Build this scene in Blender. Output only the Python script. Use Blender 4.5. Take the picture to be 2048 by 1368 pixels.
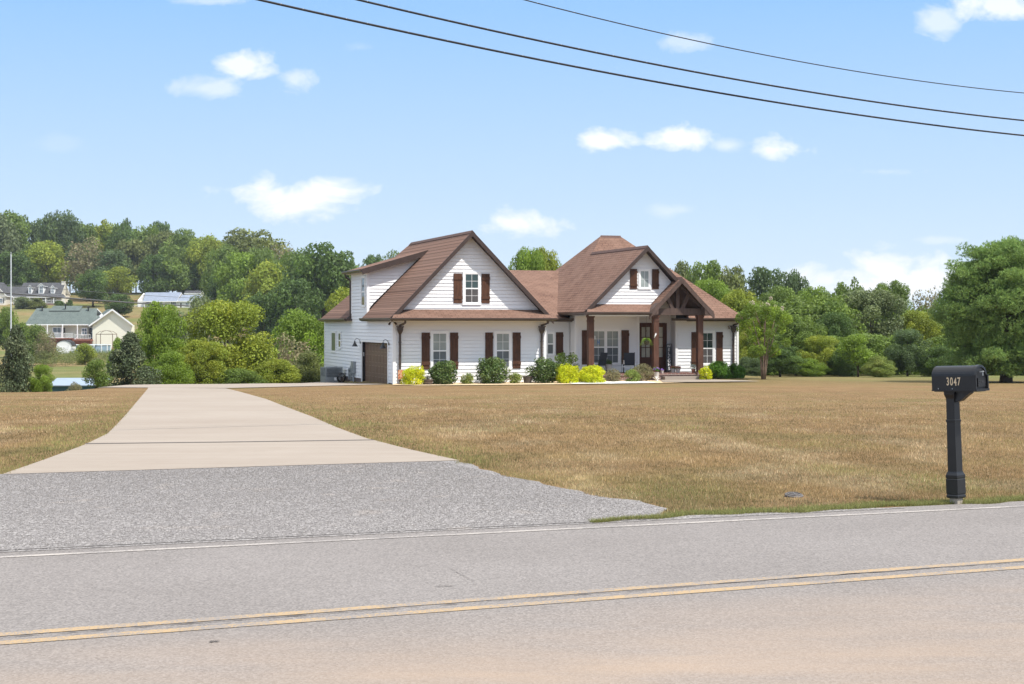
import bpy, math, random
import numpy as np
from mathutils import Vector, Matrix
R = math.radians
for o in list(bpy.data.objects): bpy.data.objects.remove(o)
S = bpy.context.scene
COL = S.collection
random.seed(7)

# ------------------------------------------------------------------ camera
F, HZ, HC = 3100.0, 645.0, 1.77            # focal length in photo pixels, horizon row, eye height
cam = bpy.data.objects.new('camera', bpy.data.cameras.new('camera')); COL.objects.link(cam)
cam.location = (0, 0, HC); cam.rotation_euler = (R(90), 0, 0)
cam.data.sensor_width = 36; cam.data.lens = 36*F/2048
cam.data.shift_y = -(684-HZ)/2048
cam.data.clip_end = 5000; cam.data.clip_start = 0.1
S.camera = cam
S.view_settings.view_transform = 'Standard'; S.view_settings.look = 'None'
S.view_settings.exposure = 0.61; S.view_settings.gamma = 1
S.render.resolution_x = 1024; S.render.resolution_y = 684
try:
    S.cycles.max_bounces = 6; S.cycles.transparent_max_bounces = 6
except Exception: pass

# ------------------------------------------------------------------ sun and sky
SUN_DIR = Vector((.80*math.cos(R(57)), -.60*math.cos(R(57)), math.sin(R(57))))
sl = bpy.data.lights.new('sun', 'SUN'); sl.energy = 3.8; sl.angle = R(.55); sl.color = (1, .95, .87)
sun = bpy.data.objects.new('sun', sl); COL.objects.link(sun)
sun.rotation_euler = SUN_DIR.to_track_quat('Z', 'Y').to_euler()
W = bpy.data.worlds.new('World'); S.world = W; W.use_nodes = True
nt = W.node_tree; nt.nodes.clear(); N = nt.nodes.new; L = nt.links.new
sky = N('ShaderNodeTexSky'); sky.sky_type = 'NISHITA'; sky.sun_disc = False
sky.sun_elevation = R(57); sky.sun_rotation = math.atan2(.80, -.60)
sky.air_density = 1.0; sky.dust_density = 0.6; sky.ozone_density = 1.6; sky.altitude = 100
bg = N('ShaderNodeBackground'); bg.inputs[1].default_value = 1.0
bgc = N('ShaderNodeBackground'); bgc.inputs[0].default_value = (.97, .985, 1, 1); bgc.inputs[1].default_value = .76
mixs = N('ShaderNodeMixShader'); wo = N('ShaderNodeOutputWorld')
L(bg.outputs[0], mixs.inputs[1]); L(bgc.outputs[0], mixs.inputs[2]); L(mixs.outputs[0], wo.inputs[0])
tc = N('ShaderNodeTexCoord'); sp = N('ShaderNodeSeparateXYZ'); L(tc.outputs['Generated'], sp.inputs[0])
def M(op, a, b=None, clamp=False, tree=None):
    T = tree or nt
    n = T.nodes.new('ShaderNodeMath'); n.operation = op; n.use_clamp = clamp
    for i, v in enumerate((a, b)):
        if v is None: continue
        if isinstance(v, (int, float)): n.inputs[i].default_value = v
        else: T.links.new(v, n.inputs[i])
    return n.outputs[0]
# physical sky blended with a clearer, bluer air colour; upper dome brightened above the frame to lift the shade
gr = N('ShaderNodeValToRGB'); L(sp.outputs[2], gr.inputs[0])
stops = [(0.0, (.50, .60, .70)), (.035, (.46, .575, .70)), (.08, (.385, .52, .70)), (.14, (.305, .465, .70)), (.20, (.225, .41, .69)), (.34, (.32, .46, .72)), (.55, (.80, .84, .90)), (1.0, (.80, .84, .90))]
e = gr.color_ramp.elements
while len(e) < len(stops): e.new(.5)
for i, (p_, c_) in enumerate(stops): e[i].position = p_; e[i].color = (*c_, 1)
sc = N('ShaderNodeMix'); sc.data_type = 'RGBA'; sc.blend_type = 'MULTIPLY'; sc.inputs[0].default_value = 1; L(sky.outputs[0], sc.inputs[6]); sc.inputs[7].default_value = (.10, .10, .10, 1)
sm = N('ShaderNodeMix'); sm.data_type = 'RGBA'; sm.inputs[0].default_value = .93; L(sc.outputs[2], sm.inputs[6]); L(gr.outputs[0], sm.inputs[7]); L(sm.outputs[2], bg.inputs[0])
yy = M('MAXIMUM', sp.outputs[1], .02)
u_ = M('DIVIDE', sp.outputs[0], yy); w_ = M('DIVIDE', sp.outputs[2], yy)
cmb = N('ShaderNodeCombineXYZ'); L(u_, cmb.inputs[0]); L(w_, cmb.inputs[2])
mp = N('ShaderNodeMapping'); mp.inputs['Scale'].default_value = (1, 1, 1.7); L(cmb.outputs[0], mp.inputs[0])
nz = N('ShaderNodeTexNoise'); nz.inputs['Scale'].default_value = 26; nz.inputs['Detail'].default_value = 9; nz.inputs['Roughness'].default_value = .62
nz.inputs['Distortion'].default_value = .35
L(mp.outputs[0], nz.inputs['Vector'])
nzv = M('SUBTRACT', nz.outputs[0], .5)
nz2 = N('ShaderNodeTexNoise'); nz2.inputs['Scale'].default_value = 9; nz2.inputs['Detail'].default_value = 3
L(mp.outputs[0], nz2.inputs['Vector']); nzb = M('SUBTRACT', nz2.outputs[0], .5)
total = None
# cloud: photo-direction x, y, half width, half height, opacity
for (cx, cy, ax, ay, op) in [(505, 130, 66, 34, .8), (420, 175, 95, 30, .5), (590, 160, 42, 26, .5), (595, 395, 150, 46, .95), (1030, 447, 85, 30, .9),
        (1208, 284, 72, 24, .9), (1370, 278, 80, 32, .9), (1455, 292, 60, 20, .5), (1545, 300, 80, 26, .85), (1375, 85, 60, 22, .4), (1770, 343, 90, 14, .45), (1885, 480, 70, 10, .3),
        (1775, 535, 72, 50, 1.), (1750, 575, 170, 48, 1.), (1870, 560, 95, 52, 1.), (1660, 565, 90, 30, .8), (1990, 10, 130, 40, .8), (1880, 40, 45, 40, .55), (430, 0, 90, 12, .4), (1340, 420, 60, 14, .3), (1400, 560, 70, 26, .7),(720, 95, 40, 12, .15), (120, 290, 60, 22, .10)]:
    a = M('DIVIDE', M('SUBTRACT', u_, (cx-1024)/F), ax*1.0/F); b = M('DIVIDE', M('SUBTRACT', w_, (HZ-cy)/F), ay*1.0/F)
    # flat-ish undersides: the lower half falls off faster
    d = M('SQRT', M('ADD', M('MULTIPLY', a, a), M('MULTIPLY', b, b)))
    m = M('SUBTRACT', 1, d)
    m = M('ADD', m, M('MULTIPLY', nzv, 3.2)); m = M('ADD', m, M('MULTIPLY', nzb, .9))
    m = M('MULTIPLY', M('MULTIPLY', m, 1.35, True), op)
    # keep noise from spawning puffs far away
    m = M('MULTIPLY', m, M('MULTIPLY', M('SUBTRACT', 1.9, d), 2.2, True))
    total = m if total is None else M('MAXIMUM', total, m)
total = M('MULTIPLY', total, M('GREATER_THAN', sp.outputs[1], .05))
L(total, mixs.inputs[0])

# ------------------------------------------------------------------ helpers
def tag(o, label=None, cat=None, group=None, kind=None):
    if label: o['label'] = label
    if cat: o['category'] = cat
    if group: o['group'] = group
    if kind: o['kind'] = kind
    return o
def empty(name, loc=(0, 0, 0), rz=0, parent=None):
    o = bpy.data.objects.new(name, None); COL.objects.link(o); o.location = loc; o.rotation_euler = (0, 0, rz)
    o.empty_display_size = .3
    if parent: o.parent = parent
    return o
def copy_tree(o, parent=None):
    c = o.copy(); COL.objects.link(c)
    if parent: c.parent = parent
    for ch in list(o.children): copy_tree(ch, c)
    return c
class MB:
    def __init__(s): s.v = []; s.f = []; s.m = []; s.uv = []
    def poly(s, pts, mi=0, uv=None):
        b = len(s.v); s.v += [tuple(p) for p in pts]; s.f.append(tuple(range(b, b+len(pts)))); s.m.append(mi)
        s.uv += uv if uv else [(0, 0)]*len(pts)
        return s
    def box(s, x0, x1, y0, y1, z0, z1, mi=0):
        if x0 > x1: x0, x1 = x1, x0
        if y0 > y1: y0, y1 = y1, y0
        if z0 > z1: z0, z1 = z1, z0
        P = [(x0,y0,z0),(x1,y0,z0),(x1,y1,z0),(x0,y1,z0),(x0,y0,z1),(x1,y0,z1),(x1,y1,z1),(x0,y1,z1)]
        b = len(s.v); s.v += P
        for q in ((0,3,2,1),(4,5,6,7),(0,1,5,4),(1,2,6,5),(2,3,7,6),(3,0,4,7)):
            s.f.append(tuple(b+i for i in q)); s.m.append(mi)
            s.uv += [(P[i][0]+P[i][1], P[i][2]) for i in q]
        return s
    def prism(s, pts, vec, mi=0, mside=None, uvtop=False):
        pts = [Vector(p) for p in pts]; vec = Vector(vec); n = len(pts)
        if mside is None: mside = mi
        uv = None
        if uvtop:
            nn = (pts[1]-pts[0]).cross(pts[2]-pts[0]).normalized()
            if nn.z < 0: nn = -nn
            e = Vector((0, 0, 1)).cross(nn)
            e = e.normalized() if e.length > 1e-6 else Vector((1, 0, 0))
            up = nn.cross(e)
            uv = [(p.dot(e), p.dot(up)) for p in pts]
        s.poly(pts, mi, uv)
        q = [p+vec for p in pts]
        s.poly(q[::-1], mside)
        for i in range(n):
            j = (i+1) % n
            s.poly([pts[i], pts[j], q[j], q[i]][::-1], mside)
        return s
    def tube(s, pts, rads, n=8, cap=True, mi=0):
        pts = [Vector(p) for p in pts]
        if not hasattr(rads, '__len__'): rads = [rads]*len(pts)
        b = len(s.v); ref = None
        for i, p in enumerate(pts):
            d = (pts[min(i+1, len(pts)-1)]-pts[max(i-1, 0)]).normalized()
            if ref is None:
                ref = Vector((1, 0, 0)) if abs(d.x) < .9 else Vector((0, 1, 0))
            a = (ref-d*ref.dot(d)).normalized(); ref = a; c = d.cross(a)
            for k in range(n):
                t = 2*math.pi*k/n
                s.v.append(tuple(p+(a*math.cos(t)+c*math.sin(t))*rads[i]))
        for i in range(len(pts)-1):
            for k in range(n):
                k2 = (k+1) % n
                s.f.append((b+i*n+k, b+i*n+k2, b+(i+1)*n+k2, b+(i+1)*n+k)); s.m.append(mi); s.uv += [(0, 0)]*4
        if cap:
            s.f.append(tuple(b+k for k in range(n))[::-1]); s.m.append(mi); s.uv += [(0, 0)]*n
            e = b+(len(pts)-1)*n
            s.f.append(tuple(e+k for k in range(n))); s.m.append(mi); s.uv += [(0, 0)]*n
        return s
    def lathe(s, prof, n=20, c=(0, 0, 0), mi=0):
        return s.tube_rings([(c[0], c[1], c[2]+z, r) for r, z in prof], n, mi)
    def tube_rings(s, rings, n, mi):
        b = len(s.v)
        for (x, y, z, r) in rings:
            for k in range(n):
                t = 2*math.pi*k/n; s.v.append((x+r*math.cos(t), y+r*math.sin(t), z))
        for i in range(len(rings)-1):
            for k in range(n):
                k2 = (k+1) % n
                s.f.append((b+i*n+k, b+i*n+k2, b+(i+1)*n+k2, b+(i+1)*n+k)); s.m.append(mi); s.uv += [(0, 0)]*4
        return s
    def build(s, name, mats, parent=None, smooth=False, loc=None):
        me = bpy.data.meshes.new(name); me.from_pydata(s.v, [], s.f)
        if not isinstance(mats, (list, tuple)): mats = [mats]
        for m in mats: me.materials.append(m)
        me.polygons.foreach_set('material_index', s.m)
        ul = me.uv_layers.new(name='UVMap'); ul.data.foreach_set('uv', np.array(s.uv, dtype='f').ravel())
        if smooth: me.polygons.foreach_set('use_smooth', [True]*len(me.polygons))
        me.update()
        o = bpy.data.objects.new(name, me); COL.objects.link(o)
        if parent: o.parent = parent
        if loc: o.location = loc
        return o
def fastmesh(name, V, Fc, mats, midx=None, tint=None, smooth=False):
    """V (n,3); Fc (m,k) faces all with k corners"""
    me = bpy.data.meshes.new(name); k = Fc.shape[1]
    me.vertices.add(len(V)); me.vertices.foreach_set('co', V.astype('f').ravel())
    me.loops.add(Fc.size); me.loops.foreach_set('vertex_index', Fc.astype('i').ravel())
    me.polygons.add(len(Fc)); me.polygons.foreach_set('loop_start', np.arange(0, Fc.size, k, dtype='i'))
    try: me.polygons.foreach_set('loop_total', np.full(len(Fc), k, dtype='i'))
    except Exception: pass
    for m in mats: me.materials.append(m)
    if midx is not None: me.polygons.foreach_set('material_index', midx.astype('i'))
    if smooth: me.polygons.foreach_set('use_smooth', np.ones(len(Fc), dtype=bool))
    if tint is not None:
        at = me.color_attributes.new('tint', 'FLOAT_COLOR', 'POINT')
        c = np.ones((len(V), 4), dtype='f'); c[:, :tint.shape[1]] = tint
        at.data.foreach_set('color', c.ravel())
    me.update(); me.validate()
    return me

# ------------------------------------------------------------------ materials
def mat(name):
    m = bpy.data.materials.new(name); m.use_nodes = True
    t = m.node_tree; b = t.nodes['Principled BSDF']
    return m, t, b
def coords(t, kind='Object', scale=(1, 1, 1)):
    c = t.nodes.new('ShaderNodeTexCoord'); mpn = t.nodes.new('ShaderNodeMapping'); mpn.inputs['Scale'].default_value = scale
    t.links.new(c.outputs[kind], mpn.inputs[0]); return mpn.outputs[0]
def noise(t, vec, scale, detail=4, rough=.55, dist=0):
    n = t.nodes.new('ShaderNodeTexNoise'); n.inputs['Scale'].default_value = scale; n.inputs['Detail'].default_value = detail
    n.inputs['Roughness'].default_value = rough; n.inputs['Distortion'].default_value = dist
    t.links.new(vec, n.inputs['Vector']); return n.outputs[0]
def ramp(t, fac, stops):
    r = t.nodes.new('ShaderNodeValToRGB'); t.links.new(fac, r.inputs[0]); e = r.color_ramp.elements
    while len(e) < len(stops): e.new(.5)
    for i, (p, c) in enumerate(stops):
        e[i].position = p; e[i].color = (c[0], c[1], c[2], 1) if hasattr(c, '__len__') else (c, c, c, 1)
    return r.outputs[0]
def mix(t, fac, a, b, mode='MIX'):
    n = t.nodes.new('ShaderNodeMix'); n.data_type = 'RGBA'; n.blend_type = mode
    for s_, v in ((0, fac), (6, a), (7, b)):
        if isinstance(v, (int, float)): n.inputs[s_].default_value = v
        elif isinstance(v, tuple): n.inputs[s_].default_value = (*v, 1) if len(v) == 3 else v
        else: t.links.new(v, n.inputs[s_])
    return n.outputs[2]
def bump(t, b, h, strength=.3, dist=.01):
    n = t.nodes.new('ShaderNodeBump'); n.inputs['Strength'].default_value = strength; n.inputs['Distance'].default_value = dist
    t.links.new(h, n.inputs['Height']); t.links.new(n.outputs[0], b.inputs['Normal'])
def simple(name, col, rough=.6, var=.12, scale=3, metal=0, spec=.4, bmp=0):
    m, t, b = mat(name); v = coords(t)
    n = noise(t, v, scale, 5)
    c0 = tuple(max(0, c*(1-var)) for c in col); c1 = tuple(min(1, c*(1+var)) for c in col)
    t.links.new(ramp(t, n, [(.3, c0), (.7, c1)]), b.inputs['Base Color'])
    b.inputs['Roughness'].default_value = rough; b.inputs['Metallic'].default_value = metal; b.inputs['Specular IOR Level'].default_value = spec
    if bmp: bump(t, b, noise(t, v, scale*12, 3), bmp, .01)
    return m
def shingle(name, c1, c2, c3, course=.17):
    m, t, b = mat(name); v = coords(t, 'UV')
    br = t.nodes.new('ShaderNodeTexBrick'); t.links.new(v, br.inputs['Vector'])
    br.inputs['Scale'].default_value = 1; br.inputs['Brick Width'].default_value = .32; br.inputs['Row Height'].default_value = course
    br.inputs['Mortar Size'].default_value = .016; br.inputs['Mortar Smooth'].default_value = .2; br.offset = .37; br.squash = 1
    br.inputs['Color1'].default_value = (*c1, 1); br.inputs['Color2'].default_value = (*c2, 1)
    br.inputs['Mortar'].default_value = (c1[0]*.30, c1[1]*.28, c1[2]*.28, 1)
    # course position: each course is thickest at its lower edge
    s_ = t.nodes.new('ShaderNodeSeparateXYZ'); t.links.new(v, s_.inputs[0])
    fr = M('FRACT', M('DIVIDE', s_.outputs[1], course, tree=t), tree=t)
    n1 = noise(t, v, .9, 4); n2 = noise(t, v, 45, 2, .7)
    c = mix(t, ramp(t, n1, [(.35, 0), (.65, .55)]), br.outputs[0], c3)
    c = mix(t, .55, c, ramp(t, n2, [(.25, .72), (.75, 1.25)]), 'MULTIPLY')
    t.links.new(c, b.inputs['Base Color']); b.inputs['Roughness'].default_value = .92; b.inputs['Specular IOR Level'].default_value = .15
    h = M('SUBTRACT', 1, fr, tree=t)
    h = M('ADD', h, M('MULTIPLY', n2, .25, tree=t), tree=t)
    bump(t, b, h, .9, .022)
    return m
M_shing = shingle('brown_shingles', (.215, .126, .093), (.155, .090, .067), (.24, .150, .113))
M_greenroof = shingle('green_shingles', (.125, .155, .145), (.10, .125, .118), (.15, .18, .168), .3)
M_greyroof = shingle('grey_shingles', (.085, .088, .095), (.06, .063, .07), (.11, .11, .115), .3)
M_blueroof = shingle('blue_grey_shingles', (.25, .29, .36), (.21, .25, .32), (.28, .32, .40), .3)
M_metalroof = simple('pale_metal_roof', (.27, .33, .40), .4, .08, 1.5)
def siding_mat(name, col, dirt=.05):
    m, t, b = mat(name); v = coords(t); n = noise(t, v, .8, 5); n2 = noise(t, coords(t, 'Object', (1, 1, 12)), 2.2, 3)
    c = mix(t, ramp(t, n, [(.35, 0), (.8, dirt*2)]), col, tuple(c*.86 for c in col))
    c = mix(t, ramp(t, n2, [(.4, 0), (.8, dirt)]), c, tuple(c*.8 for c in col))
    t.links.new(c, b.inputs['Base Color']); b.inputs['Roughness'].default_value = .55; b.inputs['Specular IOR Level'].default_value = .3
    bump(t, b, noise(t, coords(t, 'Object', (2, 2, 30)), 6, 3), .12, .004)
    return m
M_white = siding_mat('white_painted_siding', (.80, .80, .805))
M_trim = simple('white_trim', (.82, .82, .82), .45, .02)
M_yellow = siding_mat('pale_yellow_siding', (.78, .77, .66))
M_cream = siding_mat('cream_siding', (.70, .66, .58))
M_greywall = siding_mat('light_grey_siding', (.78, .78, .77))
M_fascia = simple('dark_brown_fascia', (.050, .032, .026), .5, .12, 4)
M_gutter = simple('brown_gutter_metal', (.055, .036, .028), .38, .08, 4, 0, .5)
def wood(name, c0, c1, scale=1., rough=.6):
    m, t, b = mat(name); v = coords(t, 'Object', (14*scale, 14*scale, .9*scale)); n = noise(t, v, 2.0, 6, .6, .4)
    n2 = noise(t, coords(t), 2.3, 3)
    c = ramp(t, n, [(.3, c0), (.72, c1)])
    c = mix(t, ramp(t, n2, [(.4, 0), (.8, .35)]), c, tuple(x*1.5 for x in c1))
    t.links.new(c, b.inputs['Base Color']); b.inputs['Roughness'].default_value = rough; b.inputs['Specular IOR Level'].default_value = .25
    bump(t, b, n, .3, .004); return m
M_shut = wood('stained_cedar', (.038, .016, .009), (.115, .050, .027))
M_post = wood('stained_post_wood', (.055, .025, .017), (.115, .053, .034))
M_beam = wood('grey_brown_beam_wood', (.055, .036, .030), (.11, .075, .062))
M_greywood = wood('weathered_grey_wood', (.22, .19, .15), (.38, .34, .28))
M_door = wood('red_brown_door', (.055, .018, .010), (.11, .040, .020))
M_gdoor = simple('brown_garage_door', (.150, .088, .058), .5, .08, 2)
M_gdoor_hi = simple('garage_door_edge_highlight', (.24, .16, .11), .4, .05, 2)  # lighter brown paints the highlight lines along the panel edges
M_dark = simple('dark_recess', (.012, .010, .010), .8)
def glass(name, col, rough=.06, blinds=0, spec=.5):
    m, t, b = mat(name); v = coords(t)
    s_ = t.nodes.new('ShaderNodeSeparateXYZ'); t.links.new(v, s_.inputs[0])
    c = ramp(t, noise(t, v, 1.4, 3), [(.3, tuple(x*.8 for x in col)), (.7, tuple(x*1.2 for x in col))])
    if blinds:
        fr = M('FRACT', M('MULTIPLY', s_.outputs[2], 1/.055, tree=t), tree=t)
        c = mix(t, ramp(t, fr, [(.0, 1), (.35, 0)]), c, tuple(x*(1-blinds) for x in col))
    t.links.new(c, b.inputs['Base Color']); b.inputs['Roughness'].default_value = rough; b.inputs['Specular IOR Level'].default_value = spec
    return m
G_blind = glass('window_glass_over_blinds', (.30, .34, .33), .05, .3)
G_screen = glass('insect_screen_over_blinds', (.13, .145, .15), .35, .35, .25)
G_dark = glass('dark_window_glass', (.035, .06, .06), .04, 0, .6)
G_screend = glass('dark_insect_screen', (.085, .08, .08), .4, .2, .2)
G_green = glass('painted_green_reflection_glass', (.045, .095, .035), .3, 0, .15)  # green reflection is put into the base colour, with little real gloss
G_door = glass('curtained_door_glass', (.42, .41, .33), .08, 0, .5)
G_far = glass('far_window_glass', (.12, .16, .19), .1)
def brickmat(name, c1, c2, mort, w=.2, h=.07):
    m, t, b = mat(name); v = coords(t, 'UV')
    br = t.nodes.new('ShaderNodeTexBrick'); t.links.new(v, br.inputs['Vector']); br.inputs['Scale'].default_value = 1
    br.inputs['Brick Width'].default_value = w; br.inputs['Row Height'].default_value = h; br.inputs['Mortar Size'].default_value = .010
    br.inputs['Color1'].default_value = (*c1, 1); br.inputs['Color2'].default_value = (*c2, 1); br.inputs['Mortar'].default_value = (*mort, 1)
    t.links.new(mix(t, .4, br.outputs[0], ramp(t, noise(t, v, 9, 4), [(.3, .6), (.7, 1.3)]), 'MULTIPLY'), b.inputs['Base Color'])
    b.inputs['Roughness'].default_value = .9; bump(t, b, br.outputs[1], -.4, .01); return m
M_brick = brickmat('red_brown_brick', (.20, .085, .065), (.13, .06, .05), (.36, .32, .28))
M_brickdk = brickmat('dark_brick_foundation', (.10, .055, .045), (.07, .04, .035), (.20, .17, .15))

def concrete_mat():
    m, t, b = mat('driveway_concrete'); v = coords(t)
    n1 = noise(t, v, .22, 5, .6); n2 = noise(t, v, 2.2, 6, .65); n3 = noise(t, v, 60, 3, .7)
    nb = noise(t, coords(t, 'Object', (.12, 1.6, 1)), 1.2, 5, .6)   # brushed bands across the slab
    c = ramp(t, n1, [(.3, (.285, .238, .196)), (.7, (.325, .278, .233))])
    c = mix(t, ramp(t, nb, [(.45, 0), (.75, .45)]), c, (.36, .315, .27))
    c = mix(t, ramp(t, n2, [(.5, 0), (.85, .35)]), c, (.24, .195, .15))
    c = mix(t, .35, c, ramp(t, n3, [(.3, .82), (.7, 1.12)]), 'MULTIPLY')
    t.links.new(c, b.inputs['Base Color']); b.inputs['Roughness'].default_value = .9; b.inputs['Specular IOR Level'].default_value = .2
    bump(t, b, n3, .15, .004); return m
M_conc = concrete_mat()
def asphalt_mat():
    m, t, b = mat('worn_grey_asphalt'); v = coords(t)
    a = R(20.3)
    rot = t.nodes.new('ShaderNodeMapping'); rot.vector_type = 'TEXTURE'; rot.inputs['Rotation'].default_value = (0, 0, a)
    t.links.new(t.nodes.new('ShaderNodeTexCoord').outputs['Object'], rot.inputs[0])
    s_ = t.nodes.new('ShaderNodeSeparateXYZ'); t.links.new(rot.outputs[0], s_.inputs[0])
    n1 = noise(t, v, .35, 5, .6); n3 = noise(t, v, 70, 4, .8); nf = noise(t, v, 150, 2, .8)
    vo = t.nodes.new('ShaderNodeTexVoronoi'); vo.inputs['Scale'].default_value = 75; t.links.new(v, vo.inputs['Vector'])
    st = mix(t, 1, ramp(t, vo.outputs['Distance'], [(.0, 1), (.6, .45)]), vo.outputs['Color'], 'MULTIPLY')
    bw = t.nodes.new('ShaderNodeRGBToBW'); t.links.new(vo.outputs['Color'], bw.inputs[0])
    c = ramp(t, n1, [(.3, (.192, .174, .163)), (.7, (.230, .210, .199))])
    c = mix(t, .6, c, ramp(t, bw.outputs[0], [(.15, .60), (.5, 1.0), (.85, 1.38)]), 'MULTIPLY')
    c = mix(t, .6, c, ramp(t, n3, [(.3, .65), (.7, 1.3)]), 'MULTIPLY')
    # tan dust on the near lane
    ns = noise(t, coords(t, 'Object', (.5, 1.6, 1)), .5, 5, .6)
    near = M('MULTIPLY', M('SUBTRACT', 9.1, s_.outputs[1], tree=t), .55, True, tree=t)
    dust = M('MULTIPLY', near, M('MULTIPLY', M('SUBTRACT', ns, .30, tree=t), 2.6, True, tree=t), tree=t)
    c = mix(t, M('MULTIPLY', dust, .85, tree=t), c, (.355, .262, .190))
    # smooth wheel tracks
    wv = noise(t, coords(t, 'Object', (.15, 1, 1)), .9, 4)
    c = mix(t, M('MULTIPLY', wv, .12, tree=t), c, (.24, .22, .21))
    # cracks
    cr = t.nodes.new('ShaderNodeTexVoronoi'); cr.feature = 'DISTANCE_TO_EDGE'; cr.inputs['Scale'].default_value = .23
    dn = t.nodes.new('ShaderNodeVectorMath'); dn.operation = 'ADD'
    nn = t.nodes.new('ShaderNodeTexNoise'); nn.inputs['Scale'].default_value = 2.4; nn.inputs['Detail'].default_value = 6; t.links.new(v, nn.inputs['Vector'])
    t.links.new(v, dn.inputs[0]); t.links.new(nn.outputs['Color'], dn.inputs[1]); t.links.new(dn.outputs[0], cr.inputs['Vector'])
    ck = ramp(t, cr.outputs['Distance'], [(.0, 1), (.0022, 0)])
    ckm = M('MULTIPLY', ck, M('MULTIPLY', M('SUBTRACT', noise(t, v, .5, 3), .56, tree=t), 9, True, tree=t), tree=t)
    c = mix(t, M('MULTIPLY', ckm, .7, tree=t), c, (.08, .07, .065))
    t.links.new(c, b.inputs['Base Color']); b.inputs['Roughness'].default_value = .88; b.inputs['Specular IOR Level'].default_value = .25
    bump(t, b, M('ADD', vo.outputs['Distance'], nf, tree=t), .35, .006); return m
M_asph = asphalt_mat()
def gravel_mat():
    m, t, b = mat('grey_gravel'); v = coords(t)
    vo = t.nodes.new('ShaderNodeTexVoronoi'); vo.inputs['Scale'].default_value = 55; t.links.new(v, vo.inputs['Vector'])
    vo2 = t.nodes.new('ShaderNodeTexVoronoi'); vo2.inputs['Scale'].default_value = 120; t.links.new(v, vo2.inputs['Vector'])
    bw = t.nodes.new('ShaderNodeRGBToBW'); t.links.new(vo.outputs['Color'], bw.inputs[0])
    bw2 = t.nodes.new('ShaderNodeRGBToBW'); t.links.new(vo2.outputs['Color'], bw2.inputs[0])
    c = ramp(t, bw.outputs[0], [(.1, (.125, .116, .112)), (.45, (.20, .186, .18)), (.7, (.26, .243, .236)), (.92, (.38, .36, .345))])
    c = mix(t, .5, c, ramp(t, bw2.outputs[0], [(.2, .55), (.8, 1.4)]), 'MULTIPLY')
    n = noise(t, v, .6, 5); c = mix(t, ramp(t, n, [(.45, 0), (.75, .35)]), c, (.17, .155, .15))
    n4 = noise(t, v, 1.7, 5); c = mix(t, ramp(t, n4, [(.6, 0), (.8, .4)]), c, (.44, .37, .31))
    t.links.new(c, b.inputs['Base Color']); b.inputs['Roughness'].default_value = .95; b.inputs['Specular IOR Level'].default_value = .2
    bump(t, b, M('ADD', vo.outputs['Distance'], vo2.outputs['Distance'], tree=t), -.9, .03); return m
M_grav = gravel_mat()
def ground_mat():
    m, t, b = mat('dry_lawn'); v = coords(t); s_ = t.nodes.new('ShaderNodeSeparateXYZ'); t.links.new(v, s_.inputs[0])
    n1 = noise(t, v, .13, 5, .6); n2 = noise(t, v, .9, 5, .65); n3 = noise(t, v, 9, 5, .7)
    ns = noise(t, coords(t, 'Object', (.06, 1.1, 1)), .55, 4, .6)          # mowing bands, left to right
    c = ramp(t, n1, [(.3, (.205, .128, .066)), (.55, (.24, .158, .080)), (.75, (.215, .158, .078))])
    c = mix(t, ramp(t, ns, [(.42, 0), (.62, .55)]), c, (.185, .115, .055))
    c = mix(t, ramp(t, n2, [(.45, 0), (.7, .55)]), c, (.32, .215, .11))
    ng = noise(t, coords(t, 'Object', (.5, 1, 1)), .42, 5, .65)
    c = mix(t, ramp(t, ng, [(.52, 0), (.74, .75)]), c, (.14, .14, .048))
    c = mix(t, .6, c, ramp(t, n3, [(.28, .55), (.72, 1.35)]), 'MULTIPLY')
    # farther out: pasture and hillside grass
    far = M('MULTIPLY', M('SUBTRACT', s_.outputs[1], 66, tree=t), .04, True, tree=t)
    nf = noise(t, v, .03, 5, .6); nf2 = noise(t, v, .25, 5, .65)
    cf = ramp(t, nf, [(.40, (.135, .155, .05)), (.54, (.19, .165, .07)), (.66, (.27, .175, .09))])
    cf = mix(t, .5, cf, ramp(t, nf2, [(.3, .6), (.7, 1.3)]), 'MULTIPLY')
    c = mix(t, far, c, cf)
    t.links.new(c, b.inputs['Base Color']); b.inputs['Roughness'].default_value = 1; b.inputs['Specular IOR Level'].default_value = .1
    bump(t, b, M('ADD', n3, noise(t, v, 40, 3, .7), tree=t), .7, .05); return m
M_ground = ground_mat()
def leafmat(name, col, yel=None, trans=.28, rough=.55, straw=None):
    m, t, b = mat(name); a = t.nodes.new('ShaderNodeAttribute'); a.attribute_name = 'tint'
    s_ = t.nodes.new('ShaderNodeSeparateColor'); t.links.new(a.outputs['Color'], s_.inputs[0])
    y = yel or (col[0]*1.55, col[1]*1.5, col[2]*.8)
    c = mix(t, s_.outputs[1], col, y)
    if straw: c = mix(t, s_.outputs[2], c, straw)
    k = t.nodes.new('ShaderNodeCombineColor')
    for i in range(3): t.links.new(s_.outputs[0], k.inputs[i])
    c = mix(t, 1, c, k.outputs[0], 'MULTIPLY')
    t.links.new(c, b.inputs['Base Color']); b.inputs['Roughness'].default_value = rough; b.inputs['Specular IOR Level'].default_value = .25
    tr = t.nodes.new('ShaderNodeBsdfTranslucent'); t.links.new(mix(t, .5, c, (y[0]*1.1, y[1]*1.15, y[2])), tr.inputs[0])
    ms = t.nodes.new('ShaderNodeMixShader'); ms.inputs[0].default_value = trans
    t.links.new(b.outputs[0], ms.inputs[1]); t.links.new(tr.outputs[0], ms.inputs[2])
    t.links.new(ms.outputs[0], t.nodes['Material Output'].inputs[0]); return m
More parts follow.
